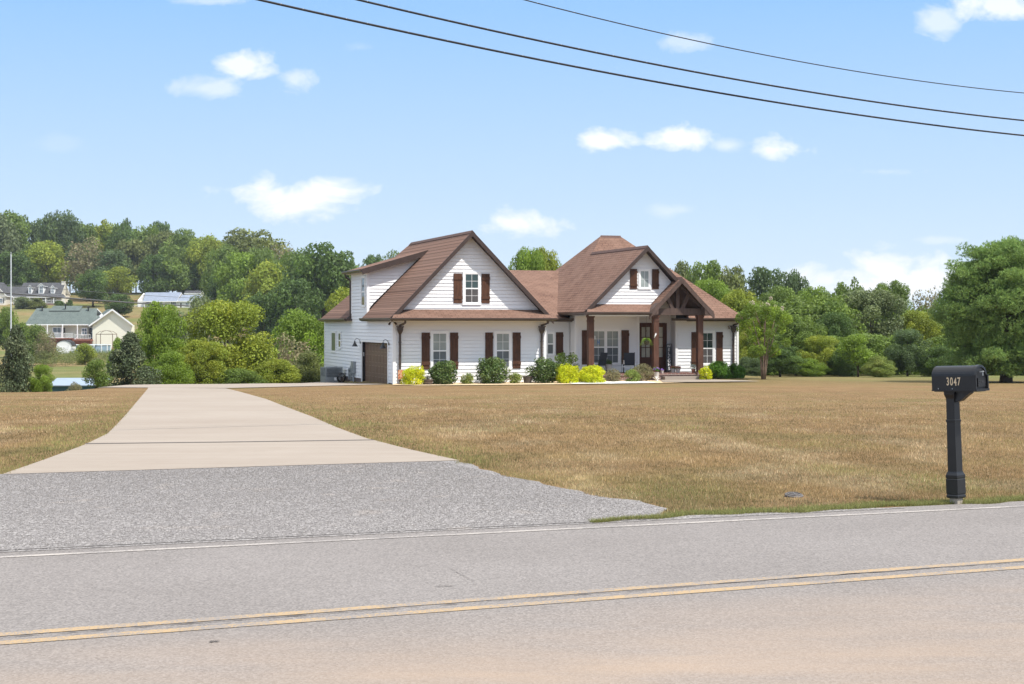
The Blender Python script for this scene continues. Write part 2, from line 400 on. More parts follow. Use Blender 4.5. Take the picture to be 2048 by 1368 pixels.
LM = {
 'mid': leafmat('leaf_mid_green', (.135, .195, .045), trans=.35),
 'dark': leafmat('leaf_dark_green', (.085, .138, .040), trans=.35),
 'blue': leafmat('leaf_blue_green', (.095, .140, .062), trans=.35),
 'yel': leafmat('leaf_yellow_green', (.215, .275, .036), (.36, .36, .04), .35),
 'bright': leafmat('leaf_bright_green', (.170, .250, .038), trans=.35),
 'grey': leafmat('leaf_grey_green', (.145, .180, .085)),
 'olive': leafmat('leaf_olive', (.140, .165, .058)),
 'brown': leafmat('leaf_brownish', (.210, .205, .095), (.28, .22, .13)),
 'cedar': leafmat('leaf_cedar', (.080, .108, .052), (.15, .165, .08), .15),
 'pine': leafmat('pine_needles', (.165, .265, .080), (.29, .39, .10), .35),
 'gold': leafmat('gold_cypress', (.47, .53, .015), (.78, .74, .02), .3),
 'box': leafmat('glossy_holly_leaf', (.065, .112, .028), (.20, .26, .08), .15, .35),
 'lime': leafmat('spirea_leaf', (.20, .27, .06), (.34, .34, .09)),
 'lush': leafmat('lush_green_leaf', (.080, .19, .014), (.17, .32, .03)),
 'fern': leafmat('fern_leaf', (.22, .40, .05), (.40, .55, .09)),
}
M_bark = simple('bark', (.10, .075, .055), .95, .35, 6, 0, .1, .5)
M_barkr = simple('myrtle_bark', (.19, .135, .10), .9, .3, 6, 0, .1, .3)
M_blade = leafmat('dry_grass_blades', (.375, .242, .128), (.20, .225, .075), .35, .8, (.60, .47, .31))
M_bladeg = leafmat('green_verge_blades', (.17, .215, .06), (.38, .31, .14), .3, .7)

# ------------------------------------------------------------------ terrain
TH = R(20.3); RT = (math.cos(TH), math.sin(TH)); RN = (-math.sin(TH), math.cos(TH))
def sstep(x): x = np.clip(x, 0, 1); return x*x*(3-2*x)
def gz(X, Y):
    X = np.asarray(X, float); Y = np.asarray(Y, float)
    p = X*RN[0]+Y*RN[1]
    base = -.0185*np.clip(Y-14, 0, None)
    base = np.where(Y > 160, -2.7-.002*(Y-160), base)
    # left of the house the pad tips a little more to the back
    wl = sstep((-4-X)/4)
    base = base-wl*.0125*np.clip(Y-70.5, 0, 30)
    base = base*sstep((p-12.4)/3.0)
    # house pad: level
    u = (X+5.39)*.951+(Y-70.5)*.309; v = -(X+5.39)*.309+(Y-70.5)*.951
    wp = sstep((u+.2)/.8)*sstep((24-u)/4)*sstep((v+5)/3.5)*sstep((24-v)/4)
    base = base*(1-wp)-1.04*wp
    # valley and far hillside on the left
    k = np.clip(-X/np.maximum(Y, 1), -.1, .5)
    Yc = np.interp(k, [.0, .08, .115, .135, .17, .22, .25, .266, .282, .30, .36], [110, 95, 90, 75, 72, 70, 67.5, 63, 58, 55.5, 54.5])
    vz = np.interp(Y, [50, 75, 100, 130, 170, 290, 350, 410, 440, 485, 560, 900], [-1.2, -3.2, -4.8, -5.6, -4.7, -3.3, 1.2, 6.6, 8.4, 11.2, 10.5, 6])
    k = np.clip(-X/np.maximum(Y, 1), -.1, .5)
    wv = sstep((k-.02)/.08)
    vz = np.where(Y > 290, -3.3+(vz+3.3)*(.55+.45*sstep((k-.05)/.15)), vz)
    rough = .18*np.sin(X*.11+1)*np.sin(Y*.07)
    side = sstep((Y-Yc)/26)*wv
    return base*(1-side)+(vz+rough)*side
def g1(x, y): return float(gz(x, y))
def at(px, D, dz=0.):
    x = (px-1024)/F*D; return (x, D, g1(x, D)+dz)
def grid_axis(stops):
    out = []
    for (a, b, st) in stops: out += list(np.arange(a, b, st))
    return np.array(out)
gx = grid_axis([(-900, -300, 50), (-300, -100, 8), (-100, -40, 3), (-40, 40, .75), (40, 100, 4), (100, 900, 50)])
gy = grid_axis([(-300, -20, 40), (-20, 8, 2), (8, 34, .5), (34, 110, .8), (110, 300, 4), (300, 600, 7), (600, 1500, 60)])
GX, GY = np.meshgrid(gx, gy); GZ = gz(GX, GY)
nx, ny = len(gx), len(gy); V = np.stack([GX.ravel(), GY.ravel(), GZ.ravel()], 1)
ii = (np.arange(ny-1)[:, None]*nx+np.arange(nx-1)[None, :]).ravel()
Fc = np.stack([ii, ii+1, ii+nx+1, ii+nx], 1)
me = fastmesh('ground', V, Fc, [M_ground], smooth=True)
o = bpy.data.objects.new('lawn_ground', me); COL.objects.link(o); tag(o, 'dry tan mown lawn falling away to pasture and hillside', 'ground', kind='structure')

def drape_between(name, A, B, mat_, lift, label, cat, nu=12, nv=80, kind='structure'):
    """sheet between polylines A and B (same parametrisation), draped on the ground"""
    A = np.array(A, float); B = np.array(B, float)
    def rs(P, n):
        d = np.r_[0, np.cumsum(np.hypot(*np.diff(P, axis=0).T))]; q = np.linspace(0, d[-1], n)
        return np.stack([np.interp(q, d, P[:, 0]), np.interp(q, d, P[:, 1])], 1)
    a = rs(A, nv); b_ = rs(B, nv); tt = np.linspace(0, 1, nu)
    P = a[:, None, :]*(1-tt)[None, :, None]+b_[:, None, :]*tt[None, :, None]
    X = P[..., 0].ravel(); Y = P[..., 1].ravel(); Z = gz(X, Y)+lift
    i0 = (np.arange(nv-1)[:, None]*nu+np.arange(nu-1)[None, :]).ravel()
    Fq = np.stack([i0, i0+1, i0+nu+1, i0+nu], 1)
    me = fastmesh(name, np.stack([X, Y, Z], 1), Fq, [mat_], smooth=True)
    o = bpy.data.objects.new(name, me); COL.objects.link(o); tag(o, label, cat, kind=kind); return o
def gp(px, py):
    """ground point seen at a photo position (linear lawn slope), in metres"""
    y = py-HZ; D = (HC*F)/y
    if D > 14: D = (HC-.259)*F/(y-.0185*F)
    return ((px-1024)/F*D, D)
def rp(a, p): return (RT[0]*a+RN[0]*p, RT[1]*a+RN[1]*p)
# road
drape_between('road', [rp(-120, 5.9), rp(160, 5.9)], [rp(-120, 12.62), rp(160, 12.62)], M_asph, .006, 'grey two lane asphalt road with worn surface', 'road', 14, 220)
drape_between('road_verge', [rp(-120, -60), rp(160, -60)], [rp(-120, 5.85), rp(160, 5.85)], M_ground, .004, 'dry grass verge on the near side of the road', 'verge', 14, 60)
# gravel apron and concrete drive
ge = [gp(918, 923), gp(1000, 951), gp(1100, 972), gp(1200, 996), gp(1266, 1006), gp(1337, 1021)]
gl = [(gp(5, 950)), (-8.3, 17.5), (-10.2, 15.5), (-13.5, 13.2)]
endR = rp(6.6, 12.55)
drape_between('gravel_apron', [gl[0], gl[1], gl[2], gl[3], rp(-16.5, 12.6)], [(x+.05*math.sin(5*y)+.03*math.sin(11*y+1), y) for x, y in [(ge[i][0]+(ge[i+1][0]-ge[i][0])*k/8, ge[i][1]+(ge[i+1][1]-ge[i][1])*k/8) for i in range(len(ge)-1) for k in range(8)]]+[ge[-1], rp(6.0, 12.58)], M_grav, .013, 'grey crushed gravel apron between road and driveway', 'gravel', 60, 40)
drape_between('gravel_shoulder', [rp(-60, 12.5), rp(8.6, 12.5)], [rp(-60, 12.95), rp(5.5, 13.0), rp(8.6, 12.58)], M_grav, .009, 'thin strip of grit along the road edge line', 'gravel', 4, 160)
dl = [gp(5, 951), gp(90, 921), gp(168, 892), gp(215, 869), gp(236, 848), gp(254, 828), gp(275, 803), gp(295, 779), gp(296, 776)]
dr = [gp(919, 923), gp(820, 901), gp(732, 878), gp(675, 857), gp(625, 835), gp(575, 816), gp(532, 799), gp(475, 783), gp(452, 777.5)]
drape_between('driveway', dl, dr, M_conc, .018, 'pale tan concrete driveway running back to the house', 'driveway', 14, 90)
yl = (-17.3, 62.5); 
drape_between('parking_pad', [(-17.5, 64.0), (-11.5, 62.7), (-8.3, 66.5), (-5.7, 70.0)], [(-17.6, 69.3), (-13, 70.5), (-11.5, 74), (-10.8, 84)], M_conc, .022, 'pale concrete pad in front of the garage door', 'driveway', 12, 40)
# far-left painted / dark lines
M_wpaint = None
def paintmat(name, col, wear):
    m, t, b = mat(name); v = coords(t); n = noise(t, v, 60, 4, .8); n2 = noise(t, v, 2.1, 4, .6)
    c = mix(t, ramp(t, M('ADD', n, M('MULTIPLY', n2, .45, tree=t), tree=t), [(wear, 0), (wear+.10, 1)]), col, (.215, .195, .185))
    t.links.new(c, b.inputs['Base Color']); b.inputs['Roughness'].default_value = .8; return m
M_wpaint = paintmat('worn_white_paint', (.42, .38, .345), .68)
M_ypaint = paintmat('worn_yellow_paint', (.39, .27, .14), .68)
M_tar = simple('crack', (.10, .085, .075), .9, .3, 20)
drape_between('edge_line', [rp(-60, 12.21), rp(120, 12.21)], [rp(-60, 12.285), rp(120, 12.285)], M_wpaint, .0095, 'thin white painted edge line at the far side of the road', 'road marking', 2, 400)
def line_pts(y0, y1, off):
    A = (-1024/F*HC*F/(y0-HZ), HC*F/(y0-HZ)); B = (1024/F*HC*F/(y1-HZ), HC*F/(y1-HZ))
    d = np.array(B)-np.array(A); d /= np.hypot(*d); n = np.array([-d[1], d[0]])
    A = np.array(A)+n*off; B = np.array(B)+n*off
    return [tuple(A-d*6), tuple(A), tuple(B), tuple(B+d*8)]
drape_between('centre_line', line_pts(1272, 1121.5, -.052), line_pts(1272, 1121.5, .052), M_ypaint, .0095, 'far line of the double yellow centre marking', 'road marking', 2, 200)
drape_between('centre_line', line_pts(1289, 1136.5, -.052), line_pts(1289, 1136.5, .052), M_ypaint, .0095, 'near line of the double yellow centre marking', 'road marking', 2, 200)
# crack that follows the far yellow line
rnd = np.random.default_rng(3)
cp = np.array(line_pts(1272, 1121.5, -.045)); q = np.linspace(0, 1, 260)
dd = np.r_[0, np.cumsum(np.hypot(*np.diff(cp, axis=0).T))]; cx = np.interp(q*dd[-1], dd, cp[:, 0]); cy = np.interp(q*dd[-1], dd, cp[:, 1])
w = np.cumsum(rnd.normal(0, .006, 260)); w -= np.linspace(w[0], w[-1], 260); w = np.clip(w, -.05, .05); hw = np.clip(rnd.normal(.004, .004, 260), .0004, .012)
drape_between('road_crack', list(zip(cx, cy+w-hw)), list(zip(cx, cy+w+hw)), M_tar, .012, 'ragged crack running along the centre line', 'crack', 2, 700)
for (x0, y0, x1, y1, ww) in ((895, 1136, 950, 1168, .006), (868, 1175.5, 912, 1174.5, .006), (417, 1286.5, 440, 1286, .014)):
    P0 = (HC*F/(y0-HZ)); P1 = (HC*F/(y1-HZ)); n_ = 30
    xs = np.linspace((x0-1024)/F*P0, (x1-1024)/F*P1, n_); ys = np.linspace(P0, P1, n_)+rnd.normal(0, .012, n_)*(1 if ww < .01 else .2)
    hw = np.abs(rnd.normal(ww, ww*.5, n_))*np.sin(np.linspace(.15, 3.0, n_))
    drape_between('road_crack', list(zip(xs, ys-hw)), list(zip(xs, ys+hw)), M_tar, .012, {895: 'short diagonal hairline crack in the far lane', 868: 'short straight hairline crack beside the yellow lines', 417: 'small dark tar spot in the near lane'}[x0], 'crack', 2, 60)
# thin dark line across the drive
drape_between('driveway_line', [gp(170, 890.4), gp(450, 887.1), gp(748, 882.6)], [gp(170, 889), gp(450, 885.8), gp(748, 881.5)], M_tar, .022, 'thin dark line crossing the concrete driveway', 'joint', 2, 60)
# planting bed gravel in front of the house
HO = empty('white_house', (-5.39, 70.5, -1.04), R(18))
tag(HO, 'white lap-sided house with brown shingle roof, gabled garage wing and timber porch', 'house')
def hw_(u, v): return (-5.39+u*.95106-v*.30902, 70.5+u*.30902+v*.95106)
M_sand = simple('tan_bed_gravel', (.60, .46, .30), .95, .3, 9, 0, .1, .5)
M_wsand = simple('white_bed_pebbles', (.80, .79, .76), .95, .15, 12, 0, .1, .5)
drape_between('bed_gravel', [hw_(-.6, -2.3), hw_(4, -2.9), hw_(8, -3.0), hw_(11.4, -3.0), hw_(13.4, -2.5)], [hw_(0, -.02), hw_(4, -.02), hw_(8, .3), hw_(11.4, .35), hw_(13.4, .2)], M_sand, .03, 'tan gravel planting bed along the front of the house', 'bed', 8, 60)
drape_between('white_bed_gravel', [hw_(7.6, -2.9), hw_(9.5, -3.1), hw_(11.9, -2.7)], [hw_(7.9, -1.1), hw_(9.5, -.9), hw_(11.8, -1.2)], M_wsand, .045, 'patch of white pebbles under the golden shrubs', 'bed', 8, 30)
drape_between('walkway_slab', [hw_(12.3, -2.3), hw_(13.5, -2.6), hw_(17.2, -2.6)], [hw_(13.2, .1), hw_(13.5, .1), hw_(15.6, .1)], M_conc, .05, 'pale concrete slab at the foot of the porch step', 'path', 8, 30)

# ------------------------------------------------------------------ the house (local axes: x along the front, y to the back)
def clip(poly, lo, hi):
    def half(P, f):
        out = []
        for i in range(len(P)):
            a, b = P[i], P[(i+1) % len(P)]; fa, fb = f(a), f(b)
            if fa >= 0: out.append(a)
            if (fa > 0 and fb < 0) or (fa < 0 and fb > 0):
                t = fa/(fa-fb); out.append((a[0]+(b[0]-a[0])*t, a[1]+(b[1]-a[1])*t))
        return out
    P = half(poly, lambda p: p[1]-lo)
    return half(P, lambda p: hi-p[1]) if len(P) > 2 else []
def front(v0): return lambda a, z, o: (a, v0-o, z)          # wall facing the road
def left(u0): return lambda a, z, o: (u0-o, a, z)            # wall facing left
def right(u0): return lambda a, z, o: (u0+o, a, z)
EXP = .165
def siding(mb, fn, poly, exp=EXP, gap=.009):
    """lap boards; each joint is a real open groove"""
    z0 = min(p[1] for p in poly); z1 = max(p[1] for p in poly)
    mb.poly([fn(a, z, -.03) for a, z in poly])
    k = math.floor(z0/exp+1e-6)
    while k*exp < z1-1e-4:
        lo, hi = k*exp, (k+1)*exp
        a_, b_ = max(lo+gap, z0), min(hi, z1)
        P = clip(poly, a_, b_) if b_ > a_+.004 else []
        if len(P) > 2:
            off = lambda z: .030-.028*(z-lo)/exp
            mb.poly([fn(a, z, off(z)) for a, z in P])
            for zz in (a_, b_):
                bt = [p for p in P if abs(p[1]-zz) < 1e-5]
                if len(bt) >= 2:
                    a0 = min(p[0] for p in bt); a1 = max(p[0] for p in bt)
                    mb.poly([fn(a0, zz, off(zz)), fn(a1, zz, off(zz)), fn(a1, zz, -.028), fn(a0, zz, -.028)])
        k += 1
def rect(a0, a1, z0, z1): return [(a0, z0), (a1, z0), (a1, z1), (a0, z1)]
def fbox(mb, fn, a0, a1, z0, z1, o0, o1, mi=0):
    p = fn(a0, z0, o0); q = fn(a1, z1, o1); mb.box(p[0], q[0], p[1], q[1], p[2], q[2], mi)
def wall(fn, polys, extra=None, m=None, label=None):
    mb = MB()
    for P in polys: siding(mb, fn, P)
    if extra: extra(mb)
    o = mb.build('wall', m or M_white, HO)
    if label: o['label'] = label
    return o
# side wall (faces left) with the garage opening, two-storey bay included
def ex_side(mb):
    fbox(mb, left(0), -.03, .09, .0, 3.0, 0, .045); fbox(mb, left(0), 15.95, 16.06, -.2, 3.0, 0, .045)
    fbox(mb, left(0), 5.37, 5.5, 3.1, 5.4, 0, .045); fbox(mb, left(0), 8.85, 8.97, 3.0, 5.4, 0, .045)
    mb.box(.3, 7.0, 16.0, 16.04, -.5, 2.95)
wall(left(0), [rect(.09, 1.0, .04, 3.0), rect(6.55, 15.95, .04, 3.0), rect(1.0, 6.55, 1.88, 3.0), rect(5.5, 8.85, 3.0, 5.42)], ex_side, label='left wall of the garage wing, with the tall bay')
# front of the garage wing
def ex_f(mb):
    fbox(mb, front(0), -.03, .10, .0, 3.0, 0, .045); fbox(mb, front(0), 7.22, 7.35, .0, 3.0, 0, .045)
    mb.box(7.30, 7.33, 0.02, 3.65, -.3, 3.1); mb.box(7.32, 7.36, 3.5, 3.64, 0, 2.98)
wall(front(0), [rect(.10, 7.22, .04, 3.02)], ex_f)
wall(front(0), [[(.14, 3.36), (7.06, 3.36), (3.6, 6.82)]], lambda mb: fbox(mb, front(0), .10, 7.10, 3.33, 3.40, 0, .03), label='white siding gable over the garage wing')
# dormer cheek (faces the road)
wall(front(5.4), [[(.05, 3.45), (.3, 3.75), (2.72, 6.10), (2.6, 6.06), (.05, 5.40)]], lambda mb: fbox(mb, front(5.4), -.03, .09, 3.3, 5.38, 0, .045), label='white siding cheek of the shed dormer')
wall(front(3.65), [rect(7.36, 9.86, .04, 3.05)], lambda mb: fbox(mb, front(3.65), 7.36, 7.5, 0, 3, 0, .04))
wall(left(9.9), [rect(2.85, 3.65, .04, 3.35)], lambda mb: fbox(mb, left(9.9), 2.82, 2.95, 0, 3.3, 0, .045))
wall(front(2.85), [rect(10.0, 13.14, .33, 3.2)], lambda mb: (fbox(mb, front(2.85), 9.87, 10.0, .0, 3.2, 0, .045), fbox(mb, front(2.85), 13.14, 13.26, .3, 3.2, 0, .045), fbox(mb, right(13.22), 2.87, 3.95, .3, 3.3, 0, .02)))
wall(front(3.95), [[(13.24, .33), (15.45, .33), (15.45, 3.75), (14.25, 4.85), (13.24, 3.85)]])
wall(left(15.45), [rect(3.42, 3.95, .33, 3.3)], lambda mb: fbox(mb, left(15.45), 3.30, 3.42, .3, 3.3, 0, .045))
def ex_r(mb):
    fbox(mb, front(3.3), 15.42, 15.55, .0, 3.0, 0, .045); fbox(mb, front(3.3), 18.83, 18.95, .0, 3.0, 0, .045)
    mb.box(18.86, 18.93, 3.33, 15.2, -.3, 2.98)
wall(front(3.3), [rect(15.55, 18.83, .04, 3.02)], ex_r)
wall(front(.7), [[(9.90, 3.68), (12.95, 3.68), (14.05, 4.78), (12.6, 6.32)]], lambda mb: fbox(mb, front(.7), 9.85, 12.95, 3.64, 3.70, 0, .03), label='white siding gable over the porch')
# back walls so the house is closed
mb = MB(); mb.box(.3, 18.8, 15.2, 15.25, -.6, 2.95); mb.build('wall', M_white, HO)
# foundation
for b_ in ((.012, .30, .02, 1.0, -.7, .045), (.012, .3, 6.55, 16.0, -.9, .045), (.302, 7.3, .012, .3, -.5, .045), (7.302, 9.9, 3.66, 3.9, -.5, .045), (15.47, 18.9, 3.312, 3.6, -.6, .045)):
    mb = MB(); mb.box(*b_); mb.build('foundation', M_brickdk, HO)

# roofs
def slab(name, polys, th=.15, label=None, m=None):
    mb = MB()
    for P in polys: mb.prism(P, (0, 0, -th), 0, 1, True)
    o = mb.build(name, [m or M_shing, M_fascia], HO)
    if label: o['label'] = label
    return o
gs = 1.026
zr = 3.0+gs*3.9
rl = slab('roof', [[(-.3, -.62, 3.0), (-.3, -.5, 3.0), (-.17, -.5, 3.133), (3.6, -.5, zr), (3.6, 10.9, zr), (-.3, 15.9, 3.0), (-.3, 8.93, 3.0), (.25, 8.93, 3.564), (.25, 5.40, 3.564), (-.3, 5.40, 3.0)][1:],
                   [(3.6, -.5, zr+.001), (7.5, -.5, 3.0), (7.5, 15.9, 3.0), (3.6, 10.9, zr+.001)],
                   [(3.6, 10.9, zr), (7.5, 15.9, 3.0), (-.3, 15.9, 3.0)]], .14, 'steep gabled roof of the garage wing')
# skirt roof below the gable
slab('roof', [[(-.3, -.95, 3.0), (7.5, -.95, 3.0), (7.06, .03, 3.43), (.14, .03, 3.43)]], .10, 'low skirt roof under the garage gable')
slab('roof', [[(-.36, 5.0, 5.40), (2.95, 5.0, 6.36), (2.95, 9.3, 6.36), (-.36, 9.3, 5.40)]], .13, 'shed roof of the side dormer')
# roof between the wings
slab('roof', [[(7.42, 3.1, 3.0), (9.75, 3.1, 3.0), (9.45, 3.5, 3.15), (12.3, 10.4, 5.62), (4.9, 10.4, 5.62)]], .13, 'low roof joining the two wings')
slab('roof', [[(4.9, 10.4, 5.62), (12.3, 10.4, 5.62), (12.3, 15.7, 3.0), (4.9, 15.7, 3.0)]], .13)
# right block
ks = .965
def zl(s): return 3.3+ks*(s-9.3)
zg = zl(12.6); za = zl(13.6)
kf = (za-3.01)/(9-2.6)
def vf(z): return 2.6+(z-3.01)/kf
slab('roof', [[(9.3, .2, 3.3), (12.6, .2, zg), (12.6, vf(zg), zg), (13.6, 9, za), (9.3, 13.6, 3.3)],
              [(12.6, .2, zg+.001), (14.22, .2, zg-1.0*1.62), (14.22, vf(zg-1.62), zg-1.62), (12.6, vf(zg), zg+.001)]], .14, 'main gabled roof over the porch')
slab('roof', [[(12.6, vf(zg), zg), (13.6, 9, za), (14.75, 9, za), (19.05, 2.6, 3.01), (15.75, 2.6, 3.01), (15.75, vf(3.45), 3.45), (14.22, vf(zg-1.62), zg-1.62)],
              [(14.75, 9, za), (19.05, 15.4, 3.01), (19.05, 2.6, 3.01)],
              [(13.6, 9, za+.001), (9.3, 13.6, 3.3), (9.3, 15.4, 3.01), (19.05, 15.4, 3.01), (14.75, 9, za+.001)]], .14, 'tall hipped roof at the right')
# porch skirt roof
slab('roof', [[(9.32, -.2, 3.28), (12.62, -.2, 3.28), (12.98, .73, 3.72), (9.77, .73, 3.72)]], .10, 'low skirt roof over the porch front')
# portico roof
zp = 4.97
pl = slab('portico_roof', [[(12.60, -.1, 3.28), (14.25, -.1, zp), (14.25, 3.92, zp), (12.60, 3.92, 3.28)]], .13)
pr = slab('portico_roof', [[(14.25, -.1, zp+.001), (15.92, -.1, 3.28), (15.92, 3.0, 3.28), (15.75, 3.9, 3.45), (14.25, 5.3, zp+.001)]], .13)
pl['label'] = 'left slope of the small portico roof'; pr['label'] = 'right slope of the small portico roof'
# porch ceiling + portico vault boards
mb = MB(); mb.box(9.75, 12.75, .3, 2.84, 3.12, 3.16); mb.box(9.6, 12.6, -.1, .3, 3.12, 3.17); mb.build('porch_ceiling', M_trim, HO)
# soffits
M_soff = simple('cream_soffit', (.55, .47, .38), .6)
for b_ in ((-.25, 7.45, -.88, -.035, 2.93, 2.95), (-.27, -.04, .0, 5.3, 2.93, 2.95), (-.27, -.04, 8.95, 15.8, 2.93, 2.95), (7.46, 9.7, 3.15, 3.6, 2.93, 2.95), (15.5, 19.0, 2.66, 3.26, 2.93, 2.95), (-.3, -.04, 5.0, 9.2, 5.24, 5.26)):
    mb = MB(); mb.box(*b_); mb.build('soffit', M_soff, HO)
# ridge caps
def ridge(p, q, w=.14):
    mb = MB(); p = Vector(p); q = Vector(q); d = (q-p).normalized(); s_ = Vector((0, 0, 1)).cross(d).normalized()*w
    mb.prism([p-s_-Vector((0, 0, .10)), p+Vector((0, 0, .045)), p+s_-Vector((0, 0, .10))], q-p); return mb.build('ridge_cap', M_ridge, HO)
M_ridge = simple('dark_ridge_shingles', (.10, .058, .048), .95, .2, 8)
ridge((3.6, -.5, zr), (3.6, 10.9, zr)); ridge((12.6, .2, zg), (12.6, vf(zg), zg)); ridge((13.6, 9, za), (14.75, 9, za)); ridge((14.25, -.1, zp), (14.25, 1.1, zp), .1)
# rake fascia boards (drop below the roof edge)
def rake(p, q, d=.24, t=.05, m=None, name='fascia'):
    mb = MB(); p = Vector(p); q = Vector(q)
    mb.prism([p, q, q-Vector((0, 0, d)), p-Vector((0, 0, d))], (0, -t, 0)); return mb.build(name, m or M_fascia, HO)
rake((-.2, -.502, 3.10), (3.6, -.502, zr+.01)); rake((3.6, -.502, zr+.01), (7.53, -.502, 2.98))
rake((9.42, .198, 3.41), (12.6, .198, zg+.01)); rake((12.6, .198, zg+.01), (14.25, .198, zg-1.64))
rake((-.36, 4.998, 5.41), (2.95, 4.998, 6.37), .28)
rake((12.55, -.102, 3.23), (14.25, -.102, zp+.01), .27, .05, M_beam); rake((14.25, -.102, zp+.01), (15.97, -.102, 3.23), .27, .05, M_beam)
mb = MB(); mb.prism([(-.3, 8.9, 3.0), (.0, 8.9, 3.3), (.0, 8.9, 2.9), (-.3, 8.9, 2.9)], (0, -.04, 0)); mb.build('fascia', M_fascia, HO); mb = MB(); mb.prism([(7.5, 3.08, 3.0), (9.8, 3.08, 3.0), (9.8, 3.08, 2.85), (7.5, 3.08, 2.85)], (0, .03, 0)); mb.build('fascia', M_fascia, HO)
# small underside boards for the overhangs of the big gables (white wall shows beneath)
# gutters
def gutter(p, q):
    mb = MB(); p = Vector(p); q = Vector(q); d = (q-p).normalized(); n = d.cross(Vector((0, 0, 1))).normalized()
    prof = [(0, 0), (0, -.13), (.07, -.13), (.125, -.06), (.125, 0.0)]
    mb.prism([p+n*a+Vector((0, 0, b)) for a, b in prof], q-p); return mb.build('gutter', M_gutter, HO)
gutter((-.42, -.95, 3.02), (7.5, -.95, 3.02)); gutter((-.3, 5.40, 3.02), (-.3, -.95, 3.02)); gutter((-.3, 15.9, 3.02), (-.3, 8.95, 3.02))
gutter((7.5, 3.1, 3.02), (9.85, 3.1, 3.02)); gutter((9.3, -.2, 3.31), (12.62, -.2, 3.31)); gutter((9.3, 3.5, 3.31), (9.3, -.32, 3.31))
gutter((14.9, 2.6, 3.03), (19.17, 2.6, 3.03)); gutter((-.36, 9.3, 5.40), (-.36, 5.0, 5.40))
# downspouts with leader heads
def spout(s, v, top=2.9, gv=-.95):
    mb = MB(); y = v-.10
    mb.tube([(s+.06, gv+.1 if gv < v-.5 else gv, top), (s+.06, gv+.12 if gv < v-.5 else gv, top-.10), (s+.03, (gv+y)/2 if gv < v-.5 else y, top-.17), (s, y, top-.22), (s, y, top-.30)], .05, 10)
    # leader head: flared box
    def ring(z, hx, hy): return [(s-hx, y-hy, z), (s+hx, y-hy, z), (s+hx, y+.06, z), (s-hx, y+.06, z)]
    R_ = [ring(2.64, .155, .12), ring(2.60, .155, .12), ring(2.58, .125, .10), ring(2.46, .125, .10), ring(2.36, .085, .08), ring(2.30, .05, .045)]
    mb.poly(R_[0])
    for a, b in zip(R_[:-1], R_[1:]):
        for i in range(4):
            j = (i+1) % 4; mb.poly([a[j], a[i], b[i], b[j]])
    mb.box(s-.045, s+.045, y-.035, y+.045, .12, 2.32)
    for z in (.9, 1.9): mb.box(s-.06, s+.06, y-.042, y+.095, z, z+.03)
    mb.prism([(s-.045, y-.035, .14), (s+.045, y-.035, .14), (s+.045, y+.045, .05), (s-.045, y+.045, .05)], (0, -.22, -.08))
    return mb.build('downspout', M_gutter, HO)
spout(.28, 0); spout(7.10, 0); spout(18.62, 3.3, 2.9, 2.6)
mb = MB(); mb.tube([(-.34, 9.1, 5.30), (-.30, 9.08, 5.12), (-.09, 9.05, 4.98), (-.07, 9.04, 4.85), (-.07, 9.04, 3.05)], .045, 8); mb.build('downspout', M_gutter, HO)

# windows
def window(fn, a0, a1, z0, z1, cols=2, rows=(2, 2), up=None, lo=None, mids=(), trim=.11, single=False, lowmunt=True):
    t = MB()
    fbox(t, fn, a0-trim, a1+trim, z1, z1+trim, .02, .052); fbox(t, fn, a0-trim-.02, a1+trim+.02, z0-trim*.9, z0, .02, .065)
    fbox(t, fn, a0-trim, a0, z0, z1, .02, .05); fbox(t, fn, a1, a1+trim, z0, z1, .02, .05)
    for m_ in mids: fbox(t, fn, m_-.05, m_+.05, z0, z1, .02, .050)
    w = t.build('window', M_trim, HO)
    cells = []; e = [a0]+[x for m_ in mids for x in (m_-.05, m_+.05)]+[a1]
    for i in range(0, len(e), 2): cells.append((e[i], e[i+1]))
    zm = (z0+z1)/2-.01
    for (b0, b1) in cells:
        s_ = MB(); f = .026
        fbox(s_, fn, b0, b0+f, z0, z1, .02, .043); fbox(s_, fn, b1-f, b1, z0, z1, .02, .043)
        fbox(s_, fn, b0+f, b1-f, z1-f, z1, .02, .043); fbox(s_, fn, b0+f, b1-f, z0, z0+f, .02, .043)
        if not single: fbox(s_, fn, b0+f, b1-f, zm-.03, zm+.03, .02, .047)
        halves = [(zm+.03, z1-f, rows[0], 1)] + ([(z0+f, zm-.03, rows[1], 0)] if not single else [])
        if single: halves = [(z0+f, z1-f, rows[0], 1)]
        for (q0, q1, rw, upper) in halves:
            if not upper and not lowmunt: continue
            for c in range(1, cols):
                x = b0+(b1-b0)*c/cols; fbox(s_, fn, x-.0075, x+.0075, q0, q1, .02, .037 if upper else .0325)
            for r in range(1, rw):
                z = q0+(q1-q0)*r/rw; fbox(s_, fn, b0+f, b1-f, z-.0075, z+.0075, .02, .0365 if upper else .032)
        s_.build('sash', M_trim, w)
        p = MB(); q = MB()
        if single:
            fbox(p, fn, b0+f, b1-f, z0+f, z1-f, .02, .030); p.build('pane', up, w)
        else:
            fbox(p, fn, b0+f, b1-f, zm+.03, z1-f, .02, .030); p.build('pane', up or G_blind, w)
            fbox(q, fn, b0+f, b1-f, z0+f, zm-.03, .02, .0285); q.build('pane', lo or G_screen, w)
    return w
window(front(0), 1.84, 2.50, .72, 2.32); window(front(0), 4.89, 5.53, .72, 2.31)
window(front(0), 3.38, 4.03, 3.72, 5.06, 2, (2, 2), G_dark, G_screend)
window(front(3.65), 8.68, 9.0, 1.25, 2.27, 1, (1, 1), None, None, (), .09)
window(front(2.85), 10.72, 12.14, .80, 2.40, 2, (2, 2), None, None, (11.46,))
window(front(3.3), 16.86, 17.50, .72, 2.29, 2, (2, 2), G_dark, G_screend)
